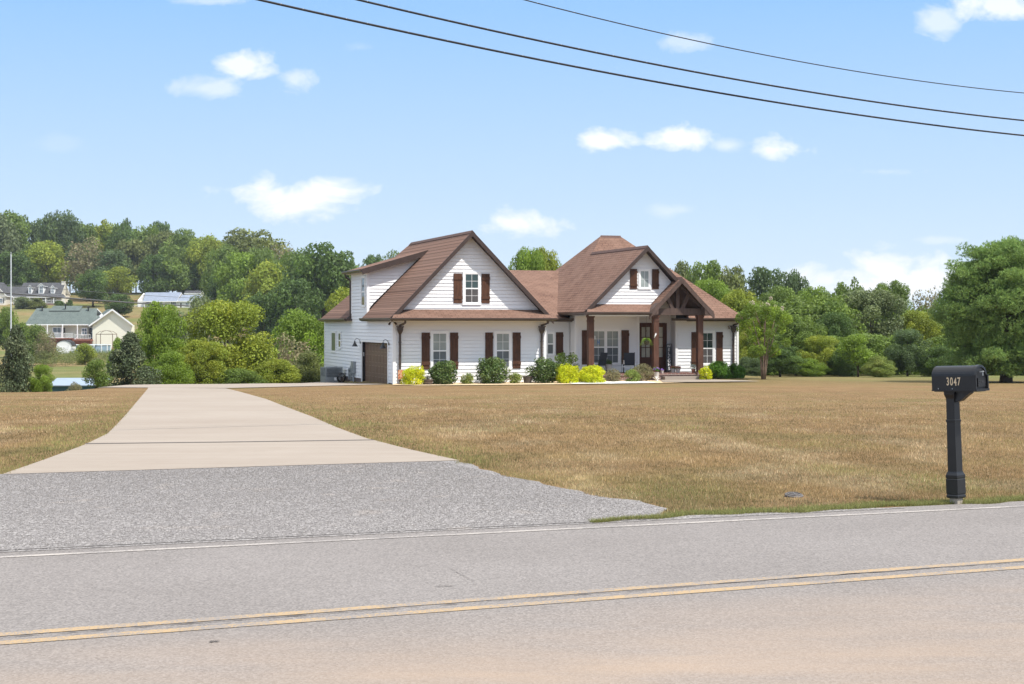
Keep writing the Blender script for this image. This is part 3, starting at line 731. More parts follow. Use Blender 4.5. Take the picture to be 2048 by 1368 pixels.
window(front(.7), 12.41, 12.86, 4.50, 5.32, 2, (2,), G_blind, None, (), .10, True)
window(left(0), 5.85, 6.55, 3.65, 5.02, 1, (1, 1), G_dark, G_dark, (), .09)
window(left(0), 13.0, 14.05, 1.27, 2.27, 1, (1,), G_green, None, (), .09, True)
window(left(0), 11.65, 12.2, 1.50, 2.25, 1, (1, 1), G_green, G_dark, (), .09)
def shutter(fn, a0, a1, z0, z1, hb=(.18, .82)):
    mb = MB(); n = 3; w = (a1-a0); bw = w/n
    mb0 = MB()
    for i in range(n): fbox(mb, fn, a0+i*bw+.004, a0+(i+1)*bw-.004, z0, z1, .024, .050)
    fbox(mb, fn, a0+.01, a1-.01, z0+.01, z1-.01, .012, .040)
    H = z1-z0; b = .13 if H > 1.2 else .11
    for c in hb: fbox(mb, fn, a0-.008, a1+.008, z0+H*c-b/2, z0+H*c+b/2, .05, .078)
    return mb.build('shutter', M_shut, HO)
for a, b in ((1.31, 1.70), (2.66, 3.05), (4.35, 4.73), (5.69, 6.08)): shutter(front(0), a, b, .67, 2.35, (.15, .87))
for a, b in ((2.83, 3.24), (4.17, 4.57)): shutter(front(0), a, b, 3.70, 5.07, (.19, .84))
shutter(front(3.65), 9.13, 9.51, 1.20, 2.33, (.16, .85))
for a, b in ((10.20, 10.59), (12.30, 12.70)): shutter(front(2.85), a, b, .74, 2.43, (.14, .87))
for a, b in ((16.30, 16.66), (17.68, 18.05)): shutter(front(3.3), a, b, .60, 2.33, (.15, .87))
for a, b in ((11.87, 12.24), (13.02, 13.38)): shutter(front(.7), a, b, 4.43, 5.40, (.2, .84))

# garage opening, door and lamps
gd = MB()
gd.box(.0, .42, 6.50, 6.53, -.6, 1.86); gd.box(.0, .42, 1.02, 1.05, -.6, 1.86); gd.box(.0, .42, 1.02, 6.53, 1.84, 1.87); gd.build('garage_jamb', M_dark, HO)
gt = MB(); fbox(gt, left(0), .92, 1.03, -.4, 1.98, .0, .045); fbox(gt, left(0), 6.50, 6.62, -.4, 1.98, .0, .045); fbox(gt, left(0), 1.03, 6.50, 1.86, 1.97, .0, .045); gt.build('garage_trim', M_trim, HO)
gdr = MB(); gdr.box(.14, .18, 1.05, 6.50, -.6, 1.85)
hi = MB()
nr, ncl = 4, 8
zz0 = -.22; hh = (1.84-zz0)/nr; ww = (6.45-1.10)/ncl
for r in range(nr):
    for c in range(ncl):
        y0 = 1.10+c*ww+.09; y1 = 1.10+(c+1)*ww-.09; z0 = zz0+r*hh+.09; z1 = zz0+(r+1)*hh-.09
        hi.box(.125, .142, y0, y1, z1-.012, z1+.012); hi.box(.130, .142, y0, y1, z0-.012, z0+.006)
        gdr.box(.132, .145, y0+.03, y1-.03, z0+.03, z1-.03)
for r in range(1, nr): gdr.box(.137, .15, 1.06, 6.49, zz0+r*hh-.006, zz0+r*hh+.006)
off_ = len(gdr.v); gdr.v += hi.v; gdr.f += [tuple(i+off_ for i in f) for f in hi.f]; gdr.m += [1]*len(hi.f); gdr.uv += hi.uv
gdo = gdr.build('garage_door', [M_gdoor, M_gdoor_hi], HO)
M_black = simple('black_metal', (.012, .012, .013), .35, .1, 4, 0, .5)
def lamp(v):
    mb = MB(); fn = left(0)
    c = (0, v, 1.80)
    mb.tube([(-.03, v, 1.82), (-.05, v, 1.82)], .06, 12)
    pts = [(-.04, v, 1.83), (-.10, v, 1.98), (-.20, v, 2.03), (-.29, v, 1.98), (-.31, v, 1.88)]
    mb.tube(pts, .013, 6)
    mb.tube([(-.31, v, 1.90), (-.31, v, 1.82), (-.31, v, 1.74), (-.31, v, 1.62)], [.03, .045, .085, .155], 16, cap=True)
    return mb.build('wall_lamp', M_black, HO)
lamp(.75); lamp(6.85)
mb = MB(); mb.box(.05, .07, 6.44, 6.49, 1.15, 1.33); mb.build('keypad', M_trim, HO)
# twin floodlight at the corner eave, small cameras
mb = MB(); mb.tube([(-.1, -.15, 2.93), (-.1, -.15, 2.88)], .05, 8)
for sgn in (-1, 1): mb.tube([(-.1, -.15, 2.88), (-.1+sgn*.10, -.22, 2.80)], .012, 6); mb.tube([(-.1+sgn*.10, -.22, 2.82), (-.1+sgn*.17, -.28, 2.72)], [.035, .055], 10)
mb.build('floodlight', M_gutter, HO)
mb = MB(); mb.tube([(18.36, 3.27, 2.62), (18.36, 3.2, 2.60)], .03, 8); mb.tube([(18.36, 3.2, 2.62), (18.36, 3.16, 2.50)], [.03, .05], 8); mb.build('floodlight', M_greywood, HO)
# electric meter boxes and conduits on the side wall
M_boxg = simple('grey_meter_metal', (.28, .30, .31), .45, .1, 4, .3)
mb = MB(); fbox(mb, left(0), 7.95, 8.45, .25, .85, .03, .17); fbox(mb, left(0), 8.55, 8.85, .1, .62, .03, .13); mb.tube([(-.17, 8.65, .42), (-.24, 8.65, .42)], .09, 14)
mb.tube([(-.1, 8.1, .25), (-.1, 8.1, -.4)], .035, 8); mb.tube([(-.1, 8.3, .25), (-.1, 8.3, -.4)], .03, 8); mb.tube([(-.1, 8.7, .1), (-.1, 8.7, -.4)], .03, 8)
fbox(mb, left(0), 9.1, 9.35, -.1, .45, .03, .12); mb.build('meter_box', M_boxg, HO)

# porch: floor, step, posts, truss, front doors
pf = MB(); pf.box(9.9, 15.62, .42, 2.84, -.2, .255); pf.box(13.24, 15.44, 2.84, 3.95, -.2, .30)
pf.box(9.86, 15.66, .38, 2.84, .258, .335); pf.build('porch_floor', M_brick, HO)
mb = MB(); mb.box(13.42, 15.28, .0, .40, -.3, .20); st = mb.build('porch_step', M_conc, HO)
def post(s, v, z1=3.17, base=True):
    mb = MB(); h = .135; mb.box(s-h, s+h, v-h, v+h, .30, z1-.12); mb.box(s-h-.03, s+h+.03, v-h-.03, v+h+.03, z1-.12, z1); mb.box(s-h-.02, s+h+.02, v-h-.02, v+h+.02, z1-.30, z1-.27)
    return mb.build('porch_post', M_post, HO)
post(9.75, .45); post(13.10, .45); post(15.45, .45)
mb = MB(); mb.box(15.24, 15.70, .22, .66, -.2, .40); mb.build('post_base', M_brick, HO)
mb = MB(); mb.box(12.92, 13.27, .26, .62, -.2, .34); mb.build('post_base', M_brick, HO)
bm_ = MB(); bm_.box(12.9, 15.65, .33, .57, 3.175, 3.50); bm_.box(15.33, 15.57, .57, 3.2, 3.18, 3.48); bm_.build('beam', M_beam, HO)
bm_ = MB(); bm_.box(9.62, 12.9, .36, .54, 3.172, 3.26); bm_.build('beam', M_beam, HO)
mb = MB(); mb.box(14.16, 14.34, .36, .54, 3.5, 4.78)
for sgn in (-1, 1):
    mb.prism([(14.25+sgn*.16, .38, 3.5), (14.25+sgn*.36, .38, 3.5), (14.25+sgn*.70, .38, 4.18), (14.25+sgn*.56, .38, 4.34)], (0, .12, 0))
    mb.prism([(14.25, .37, 4.85), (14.25+sgn*1.55, .37, 3.30), (14.25+sgn*1.40, .37, 3.30), (14.25, .37, 4.66)], (0, .14, 0))
mb.build('truss', M_beam, HO)
for sgn in (-1, 1):
    mb = MB(); mb.prism([(14.25+sgn*1.70, -.13, 3.32), (14.25+sgn*1.22, -.13, 3.76), (14.25+sgn*1.22, -.13, 3.20), (14.25+sgn*1.55, -.13, 3.16)], (0, .45, 0)); mb.build('eave_return', M_beam, HO)
mb = MB()   # dark board lining under the right slope
mb.prism([(14.27, .6, zp-.17), (15.6, .6, 3.47), (15.6, 3.9, 3.47), (14.27, 3.9, zp-.17)], (0, 0, -.02)); mb.prism([(14.23, .75, zp-.17), (12.85, .75, 3.38), (12.85, 3.9, 3.38), (14.23, 3.9, zp-.17)], (0, 0, -.02)); mb.build('vault_boards', M_beam, HO)
# pendant lantern under the vault
mb = MB(); mb.tube([(13.55, 2.2, 4.2), (13.55, 2.2, 3.86)], .012, 6); mb.tube([(13.55, 2.2, 3.88), (13.55, 2.2, 3.66)], [.02, .07], 10)
for k in range(5): a = k*1.2566; mb.tube([(13.55, 2.2, 3.70), (13.55+.16*math.cos(a), 2.2+.16*math.sin(a), 3.68), (13.55+.18*math.cos(a), 2.2+.18*math.sin(a), 3.78)], .014, 5)
mb.build('pendant_light', M_black, HO)
# double front door in the recess
df = MB(); fn = front(3.95)
fbox(df, fn, 13.60, 13.72, .33, 2.78, .02, .06); fbox(df, fn, 15.12, 15.22, .33, 2.78, .02, .06); fbox(df, fn, 13.72, 15.12, 2.70, 2.79, .02, .06); df.build('door_frame', M_door, HO)
for (a0, a1, hs) in ((13.72, 14.41, 1), (14.43, 15.12, 0)):
    d = MB(); fbox(d, fn, a0, a0+.12, .34, 2.70, .02, .045); fbox(d, fn, a1-.12, a1, .34, 2.70, .02, .045); fbox(d, fn, a0+.12, a1-.12, 2.58, 2.70, .02, .045)
    fbox(d, fn, a0+.12, a1-.12, .34, 1.05, .02, .045); fbox(d, fn, a0+.19, a1-.19, .48, .94, .045, .058)
    m_ = (a0+a1)/2; fbox(d, fn, m_-.018, m_+.018, 1.05, 2.58, .02, .043)
    for z in (1.54, 2.06): fbox(d, fn, a0+.12, a1-.12, z-.018, z+.018, .02, .041)
    dr_ = d.build('front_door', M_door, HO)
    g = MB(); fbox(g, fn, a0+.12, a1-.12, 1.05, 2.58, .018, .030); g.build('pane', G_door, dr_)
    h = MB(); x = a1-.06 if hs else a0+.06; fbox(h, fn, x-.02, x+.02, 1.18, 1.46, .045, .06); h.tube([(x, 3.89, 1.32), (x+(-.08 if hs else .08), 3.885, 1.32)], .012, 6); h.build('handle', M_black, dr_)
# stickers in the porch window
mb = MB(); fbox(mb, front(2.85), 11.02, 11.05, 1.72, 1.97, .036, .040); fbox(mb, front(2.85), 11.10, 11.13, 1.72, 1.97, .036, .040); fbox(mb, front(2.85), 11.05, 11.10, 1.82, 1.86, .036, .040); mb.build('window_sticker', simple('blue_sticker', (.04, .17, .42), .5), HO)
mb = MB(); fbox(mb, front(2.85), 10.86, 10.91, 1.98, 2.15, .036, .040); mb.build('window_sticker', M_trim, HO)

# ------------------------------------------------------------------ plants
def leaves(rng, centers, radii, n, ls, flat=.85, aspect=.55, up=.25, shell=(.72, 1.08), yl=.35, out=.6, bvar=.22):
    """scatter n leaf faces over blobs; returns V, F, tint"""
    centers = np.asarray(centers); radii = np.asarray(radii)
    pr = radii**2; pr = pr/pr.sum(); idx = rng.choice(len(centers), n, p=pr)
    d = rng.normal(size=(n, 3)); d /= np.linalg.norm(d, axis=1)[:, None]
    r = radii[idx]*rng.uniform(shell[0], shell[1], n)
    P = centers[idx]+d*r[:, None]*np.array([1, 1, flat])
    nn = d*out+rng.normal(size=(n, 3))*.55+np.array([0, 0, up]); nn /= np.linalg.norm(nn, axis=1)[:, None]
    a = np.cross(nn, rng.normal(size=(n, 3))); a /= np.linalg.norm(a, axis=1)[:, None]+1e-9; b = np.cross(nn, a)
    s = ls*rng.uniform(.55, 1.35, n)[:, None]
    V = np.stack([P-a*s, P-b*s*aspect, P+a*s+nn*s*.15, P+b*s*aspect], 1).reshape(-1, 3)
    Fq = np.arange(n*4).reshape(n, 4)
    bb = rng.uniform(1-bvar, 1+bvar, len(centers)); by = rng.uniform(0, 1, len(centers))**2
    t = np.stack([np.clip(bb[idx]*rng.uniform(.78, 1.22, n), .3, 1.6), np.clip(by[idx]*yl*2*rng.uniform(.3, 1.2, n), 0, 1), np.zeros(n)], 1)
    return V, Fq, np.repeat(t, 4, axis=0)
def blobs(rng, prof, nb, br, inner=.35):
    """unit crown: z 0..1, radius .5 at widest"""
    C, Rr = [], []
    k = 0
    while len(C) < nb and k < nb*60:
        k += 1
        z = rng.uniform(.02, .98); rm = prof(z)*.5
        a = rng.uniform(0, 2*math.pi); q = math.sqrt(rng.uniform(inner, 1)); b = br*rng.uniform(.65, 1.35)
        b = min(b, max(rm, .04)*1.1); rr = max(rm-b*.75, 0)*q
        C.append((rr*math.cos(a), rr*math.sin(a), z*(1-b)+b*.25)); Rr.append(b)
    return np.array(C), np.array(Rr)
def P_round(z): return max(0, (1-abs((z-.48)/.54)**2.8))**.45
def P_tall(z): return max(0, (1-abs((z-.46)/.56)**3))**.45
def P_cone(z): return max(0, min(1, (1.03-z)*1.25))**.75*min(1, .62+z*3)
def P_spread(z): return max(0, (1-abs((z-.55)/.47)**2.5))**.55
def P_bush(z): return max(0, (1-max(0, z-.28)**2/.52))**.5*min(1, .72+z*1.2)
def P_flat(z): return max(0, (1-abs((z-.40)/.62)**3))**.5
def proto(seed, prof, nb=34, br=.15, n=9000, ls=.020, zb=.16, trunk=.022, limbs=10, aspect=.6, yl=.35, multi=1, inner=.3, fill=.12, flat=.85, bvar=.22):
    """unit tree 1 m high, 1 m wide; returns crown mesh and trunk mesh"""
    rng = np.random.default_rng(seed)
    C, Rr = blobs(rng, prof, nb, br, inner)
    C = C.copy(); C[:, 2] = zb+C[:, 2]*(1-zb)
    V, Fq, T = leaves(rng, C, Rr, int(n*(1-fill)), ls, flat, aspect, yl=yl, bvar=bvar)
    # inner twigs of leaf so the crown is not hollow
    ci = C*np.array([.6, .6, 1]); V2, F2, T2 = leaves(rng, ci, Rr*1.1, int(n*fill), ls*1.3, 1, aspect, shell=(.2, 1), yl=yl)
    V = np.r_[V, V2]; Fq = np.r_[Fq, F2+len(Fq)*4]; T = np.r_[T, T2]
    cm = fastmesh('crown', V, Fq, [LM['mid']], tint=T)
    mb = MB(); tops = sorted(range(len(C)), key=lambda i: -Rr[i])[:limbs]
    for j in range(multi):
        ox = 0 if multi == 1 else .05*math.cos(j*2.4); oy = 0 if multi == 1 else .05*math.sin(j*2.4)
        mb.tube([(ox*.6, oy*.6, -.04), (ox, oy, zb*.7), (ox*1.6+rng.normal(0, .01), oy*1.6, .45), (ox*2+rng.normal(0, .015), oy*2, .74)], [trunk*1.5, trunk, trunk*.7, trunk*.25], 7)
    for i in tops:
        c = C[i]; z0 = zb*.6+rng.uniform(.1, .5)*max(c[2]-zb, .05)
        z0 = min(z0, .65)
        m_ = (np.array([0, 0, z0])+c)/2+np.array([0, 0, .03])
        mb.tube([(0, 0, z0), tuple(m_), tuple(c)], [trunk*.5, trunk*.32, trunk*.1], 5)
    me = bpy.data.meshes.new('trunk'); me.from_pydata(mb.v, [], mb.f); me.materials.append(M_bark)
    me.polygons.foreach_set('use_smooth', [True]*len(me.polygons)); me.update()
    return cm, me
PR = {
 'r1': proto(1, P_round, 36, .15, 11000), 'r2': proto(2, P_round, 44, .13, 11000), 'r3': proto(3, P_spread, 34, .16, 11000),
 't1': proto(4, P_tall, 42, .14, 11000), 't2': proto(5, P_tall, 50, .12, 11000), 'c1': proto(6, P_cone, 60, .12, 13000, .017, .02, inner=.1),
 'c2': proto(16, P_cone, 60, .12, 13000, .017, .02, inner=.1),
 's1': proto(7, P_spread, 26, .15, 5000, .020, .25, .018, 16), 'b1': proto(8, P_bush, 44, .16, 9000, .024, .0, .02, 6, inner=.1), 'b2': proto(9, P_bush, 36, .18, 9000, .024, .0, .02, 6, inner=.1),
 'w1': proto(10, P_round, 30, .16, 3600, .020, .14, .026, 22, yl=.6, bvar=.3), 'h1': proto(11, P_tall, 26, .17, 5000, .03, .34, .016, 6), 'h2': proto(12, P_round, 26, .17, 5000, .03, .36, .018, 6),
}
for k_, a_ in (('r1', (101, P_round, 70, .11)), ('r2', (102, P_round, 80, .10)), ('r3', (103, P_spread, 70, .11)), ('t1', (104, P_tall, 76, .10)), ('b1', (108, P_bush, 70, .12)), ('b2', (109, P_bush, 60, .13))):
    PR['n'+k_] = proto(a_[0], a_[1], a_[2], a_[3], 30000, .0125, 0. if k_[0] == 'b' else .12, .018, 12, fill=.14, inner=.15, bvar=.28)
PR['nb1'] = PR['nb1']
def tree(kind, name, X, Y, H, Wd, lm, label, cat='tree', group=None, z=None, rz=None, bark=None, sink=.0):
    z = g1(X, Y) if z is None else z
    r = empty(name, (X, Y, z-sink), random.uniform(0, 6.28) if rz is None else rz)
    cm, tm = PR[kind]
    for nm, me, mm in (('crown', cm, LM[lm]), ('trunk', tm, bark or M_bark)):
        o = bpy.data.objects.new(nm if cat == 'tree' else {'crown': 'foliage', 'trunk': 'stem'}[nm], me); COL.objects.link(o); o.parent = r
        o.material_slots[0].link = 'OBJECT'; o.material_slots[0].material = mm
    r.scale = (Wd, Wd, H); tag(r, label, cat, group); return r
def ptree(kind, name, px, D, ytop, wpx, lm, label, cat='tree', group=None, bark=None):
    X = (px-1024)/F*D; z = g1(X, D); H = HC-(ytop-HZ)/F*D-z
    if D < 145 and 'n'+kind in PR: kind = 'n'+kind
    if name == 'broadleaf_tree': wpx *= 1.32 if D > 240 else 1.25 if D > 110 else 1.12
    return tree(kind, name, X, D, H*1.02, wpx/F*D*1.06, lm, label, cat, group, bark=bark)

# far hillside on the left
GH = 'trees on the far hillside'
for a in [
 ('t1', 12, 470, 424, 80, 'mid', 'tall green tree at the far left edge of the hilltop'),
 ('r1', -22, 440, 430, 90, 'grey', 'grey-green tree cut by the left edge of the photo'),
 ('t2', 58, 480, 432, 66, 'blue', 'blue-green tree second from the left edge on the hilltop'),
 ('t1', 124, 455, 424, 72, 'blue', 'tallest dark tree right behind the dormered house'),
 ('r3', 88, 440, 484, 80, 'yel', 'low yellow-green tree spreading behind the dormered house'),
 ('t2', 30, 430, 500, 70, 'dark', 'shaded dark tree between the pole and the dormered house'),
 ('r2', 165, 470, 448, 70, 'mid', 'round green tree right of the tallest dark hilltop tree'),
 ('t2', 204, 475, 440, 66, 'yel', 'bright yellow-topped tree on the hilltop'),
 ('w1', 176, 430, 478, 86, 'brown', 'thin half-bare brownish tree in front of the hilltop wood'),
 ('r1', 241, 470, 452, 62, 'dark', 'dark rounded tree right of the yellow-topped one'),
 ('r2', 222, 430, 500, 64, 'blue', 'dark tree below the yellow-topped one, above the hill lawn'),
 ('s1', 236, 415, 536, 60, 'yel', 'small airy yellow tree over the hill lawn'),
 ('r1', 186, 400, 540, 58, 'dark', 'small dark tree standing alone on the hill lawn'),
 ('h1', 290, 480, 458, 64, 'mid', 'green hilltop tree with bare trunk above the blue-roofed house'),
 ('h2', 262, 465, 482, 58, 'olive', 'olive tree with bare trunk left of the blue-roofed house'),
 ('t1', 330, 470, 462, 66, 'olive', 'olive-green hilltop tree behind the blue roof'),
 ('r2', 312, 430, 510, 58, 'dark', 'dark tree close above the blue roof'),
 ('r1', 372, 455, 461, 74, 'mid', 'wide green hilltop tree right of the olive ones'),
 ('h1', 345, 430, 520, 50, 'mid', 'green tree touching the back of the blue roof'),
 ('r3', 410, 440, 474, 66, 'yel', 'light yellow-green tree at the shoulder of the hill'),
 ('t2', 392, 440, 520, 66, 'dark', 'dark narrow tree behind the small grey shed roof'),
 ('r2', 366, 440, 548, 36, 'grey', 'small round grey-green tree above the grey shed roof'),
 ('r1', 505, 380, 462, 136, 'olive', 'huge dull olive oak on the skyline'),
 ('t1', 448, 370, 490, 74, 'mid', 'green tree tucked under the left side of the huge oak'),
 ('r2', 482, 330, 506, 84, 'bright', 'bright green tree below the huge oak'),
 ('t2', 446, 350, 545, 56, 'dark', 'dark green tree low on the slope right of the blue roof'),
 ('w1', 566, 370, 490, 60, 'brown', 'brownish thin tree right of the huge oak'),
 ('r3', 545, 300, 528, 90, 'yel', 'yellow-green tree in the middle of the slope'),
 ('t1', 600, 320, 500, 76, 'mid', 'green tree left of the big dark tree near the house'),
 ('r1', 648, 260, 490, 120, 'dark', 'big dark green tree closest to the left of the white house'),
 ('r2', 590, 250, 560, 90, 'dark', 'dark bushy tree below the slope trees'),
 ('t2', 530, 250, 580, 70, 'dark', 'dark green tree behind the bright yellow-green tree'),
 ('r1', 700, 260, 532, 76, 'mid', 'green tree just behind the lower garage roof'),
 ('r3', 690, 180, 580, 84, 'yel', 'yellow-green tree against the left wall of the white house'),
 ('r2', 745, 330, 511, 56, 'dark', 'dark tree peeking over the dormer roof'),
 ('s1', 785, 320, 510, 50, 'mid', 'small light green treetop over the dormer roof'),
 ('r1', 1056, 130, 499, 76, 'bright', 'bright tree rising behind the low middle roof, left crown'),
 ('r2', 1088, 132, 497, 76, 'yel', 'yellow-green tree rising behind the low middle roof, right crown'),
]: ptree(a[0], 'broadleaf_tree', a[1], a[2], a[3], a[4], a[5], a[6], group=GH if a[2] > 240 else None)
# middle distance, left of the house
for a in [
 ('c1', 'cedar_tree', 33, 66, 650, 98, 'cedar', 'dark cone-shaped cedar at the far left edge of the lawn'),
 ('r1', 'broadleaf_tree', 84, 66, 730, 44, 'bright', 'small bright green sapling right of the left cedar'),
 ('c2', 'cedar_tree', 262, 76, 664, 128, 'cedar', 'grey-green cedar at the left of the driveway end'),
 ('r2', 'broadleaf_tree', 320, 84, 604, 100, 'bright', 'vivid green tree rising behind the driveway cedar'),
 ('b1', 'broadleaf_tree', 340, 80, 700, 90, 'bright', 'low green thicket between cedar and yellow-green tree'),
 ('r1', 'broadleaf_tree', 455, 86, 604, 186, 'yel', 'large yellow-green tree behind the end of the driveway'),
 ('r2', 'broadleaf_tree', 402, 82, 680, 100, 'yel', 'lower left part of the yellow-green growth by the driveway'),
 ('r3', 'broadleaf_tree', 602, 105, 622, 130, 'bright', 'round mid green tree left of the white house'),
 ('w1', 'broadleaf_tree', 580, 96, 672, 120, 'brown', 'half-bare vine-covered scrub tree left of the house'),
 ('b2', 'shrub', 552, 84, 716, 110, 'yel', 'yellow-green scrub at the edge of the concrete pad'),
 ('b1', 'shrub', 615, 88, 700, 100, 'olive', 'olive scrub behind the air conditioner'),
 ('b2', 'shrub', 480, 82, 735, 120, 'mid', 'low green scrub under the large yellow-green tree'),
 ('s1', 'broadleaf_tree', 195, 74, 722, 60, 'mid', 'thin young green tree beside the teal shed'),
 ('b1', 'shrub', 150, 90, 764, 60, 'brown', 'brownish weeds at the edge of the left lawn'),
 ('s1', 'broadleaf_tree', 398, 190, 596, 70, 'grey', 'sparse grey-green tree in front of the blue-roofed house'),
 ('r1', 'broadleaf_tree', 372, 170, 625, 60, 'grey', 'shaded grey-green tree below the sparse one'),
 ('r2', 'broadleaf_tree', 237, 370, 588, 48, 'dark', 'dark oval tree on the hill lawn above the yellow gable'),
 ('r1', 'broadleaf_tree', 12, 240, 616, 46, 'mid', 'green yard tree at the left edge beside the pole'),
 ('b1', 'shrub', 46, 230, 646, 60, 'mid', 'large green shrub left of the green-roofed house'),
 ('b2', 'shrub', 72, 225, 645, 60, 'mid', 'second large shrub against the green-roofed house'),
 ('w1', 'shrub', 92, 215, 662, 50, 'brown', 'twiggy brown bush beside the white garden shed'),
 ('b2', 'shrub', 45, 395, 592, 44, 'grey', 'rounded shrub in front of the dormered house porch'),
 ('b1', 'shrub', 75, 395, 596, 40, 'olive', 'second rounded shrub along the dormered house porch'),
 ('b2', 'shrub', 118, 395, 600, 26, 'dark', 'small dark shrub at the right end of the dormered house porch'),
 ('b1', 'shrub', 139, 395, 599, 18, 'dark', 'tiny dark shrub beside the porch steps on the hill'),
 ('b2', 'shrub', 170, 215, 684, 46, 'yel', 'yellow-green plant in front of the pool'),
 ('b1', 'shrub', 235, 180, 676, 50, 'bright', 'bright shrub below the pale yellow gable'),
]:
    ptree(a[0], a[1], a[2], a[3], a[4], a[5], a[6], a[7], cat='shrub' if a[1] == 'shrub' else 'tree')
# hedge of wild brush across the valley field: uncountable
def mass(name, items, lm, label, cat, per=2600, kinds=('r1', 'r2', 't1'), grow=1.25):
    Vs, Fs, Ts, off = [], [], [], 0; rng = np.random.default_rng(21)
    for i, (X, Y, H, Wd) in enumerate(items):
        me = PR[kinds[i % len(kinds)]][0]; nv = len(me.vertices)
        co = np.empty(nv*3, dtype='f'); me.vertices.foreach_get('co', co); co = co.reshape(-1, 3)
        tc_ = np.empty(nv*4, dtype='f'); me.color_attributes['tint'].data.foreach_get('color', tc_); tc_ = tc_.reshape(-1, 4)[:, :3]
        nl = nv//4; pick = rng.choice(nl, min(per, nl), replace=False); vi = (pick[:, None]*4+np.arange(4)).ravel()
        c = co[vi]; k = c.reshape(-1, 4, 3); m_ = k.mean(1, keepdims=True); c = (m_+(k-m_)*grow).reshape(-1, 3)
        a = rng.uniform(0, 6.28); x = c[:, 0]*math.cos(a)-c[:, 1]*math.sin(a); y = c[:, 0]*math.sin(a)+c[:, 1]*math.cos(a)
        Vs.append(np.stack([X+x*Wd, Y+y*Wd, g1(X, Y)+c[:, 2]*H], 1)); t = tc_[vi].copy(); t[:, 0] *= rng.uniform(.8, 1.2); Ts.append(t)
        Fs.append(np.arange(len(vi)).reshape(-1, 4)+off); off += len(vi)
    me = fastmesh(name, np.concatenate(Vs), np.concatenate(Fs), [LM[lm]], tint=np.concatenate(Ts))
    o = bpy.data.objects.new(name, me); COL.objects.link(o); tag(o, label, cat, kind='stuff'); return o
rg = random.Random(5)
items = []
for i in range(34):
    px = 55+i*6.2+rg.uniform(-5, 5); D = rg.uniform(205, 245); items.append(((px-1024)/F*D, D, rg.uniform(1.0, 2.2), rg.uniform(2.5, 4.5)))
mass('field_brush', items, 'olive', 'rough green brush across the far side of the brown field', 'brush', 900)
items = []
for i in range(64):
    px = rg.uniform(330, 720); D = rg.uniform(440, 520) if px < 470 else rg.uniform(330, 470)-(px-470)*.3
    yt = np.interp(px, [330, 400, 500, 600, 720], [466, 472, 484, 506, 545])+rg.uniform(0, 40)
    X = (px-1024)/F*D; items.append((X, D, max(6, HC-(yt-HZ)/F*D-g1(X, D)), rg.uniform(8, 13)))
for i in range(22):
    px = rg.uniform(-90, 130) if i % 2 else rg.uniform(-90, 40); D = rg.uniform(480, 540); yt = rg.uniform(450, 485)
    X = (px-1024)/F*D; items.append((X, D, HC-(yt-HZ)/F*D-g1(X, D), rg.uniform(9, 13)))
mass('hillside_wood', items, 'mid', 'dense wood covering the hillside behind the nearer trees', 'wood', 4200)
# canopy behind the hilltop row: only crowns, with open trunks beneath
GT = 'bare-stemmed trees along the hilltop'
for i, px in enumerate((140, 152, 196, 214, 250, 272, 301, 322)):
    D = 490+7*(i % 3); X = (px-1024)/F*D
    tree(('h1', 'h2')[i % 2], 'hilltop_tree', X, D, 21+2*math.sin(i*2.), 9.5, ('mid', 'dark', 'olive')[i % 3], ['first', 'second', 'third', 'fourth', 'fifth', 'sixth', 'seventh', 'last'][i]+' from the left of the slim bare-stemmed trees on the hilltop', group=GT)

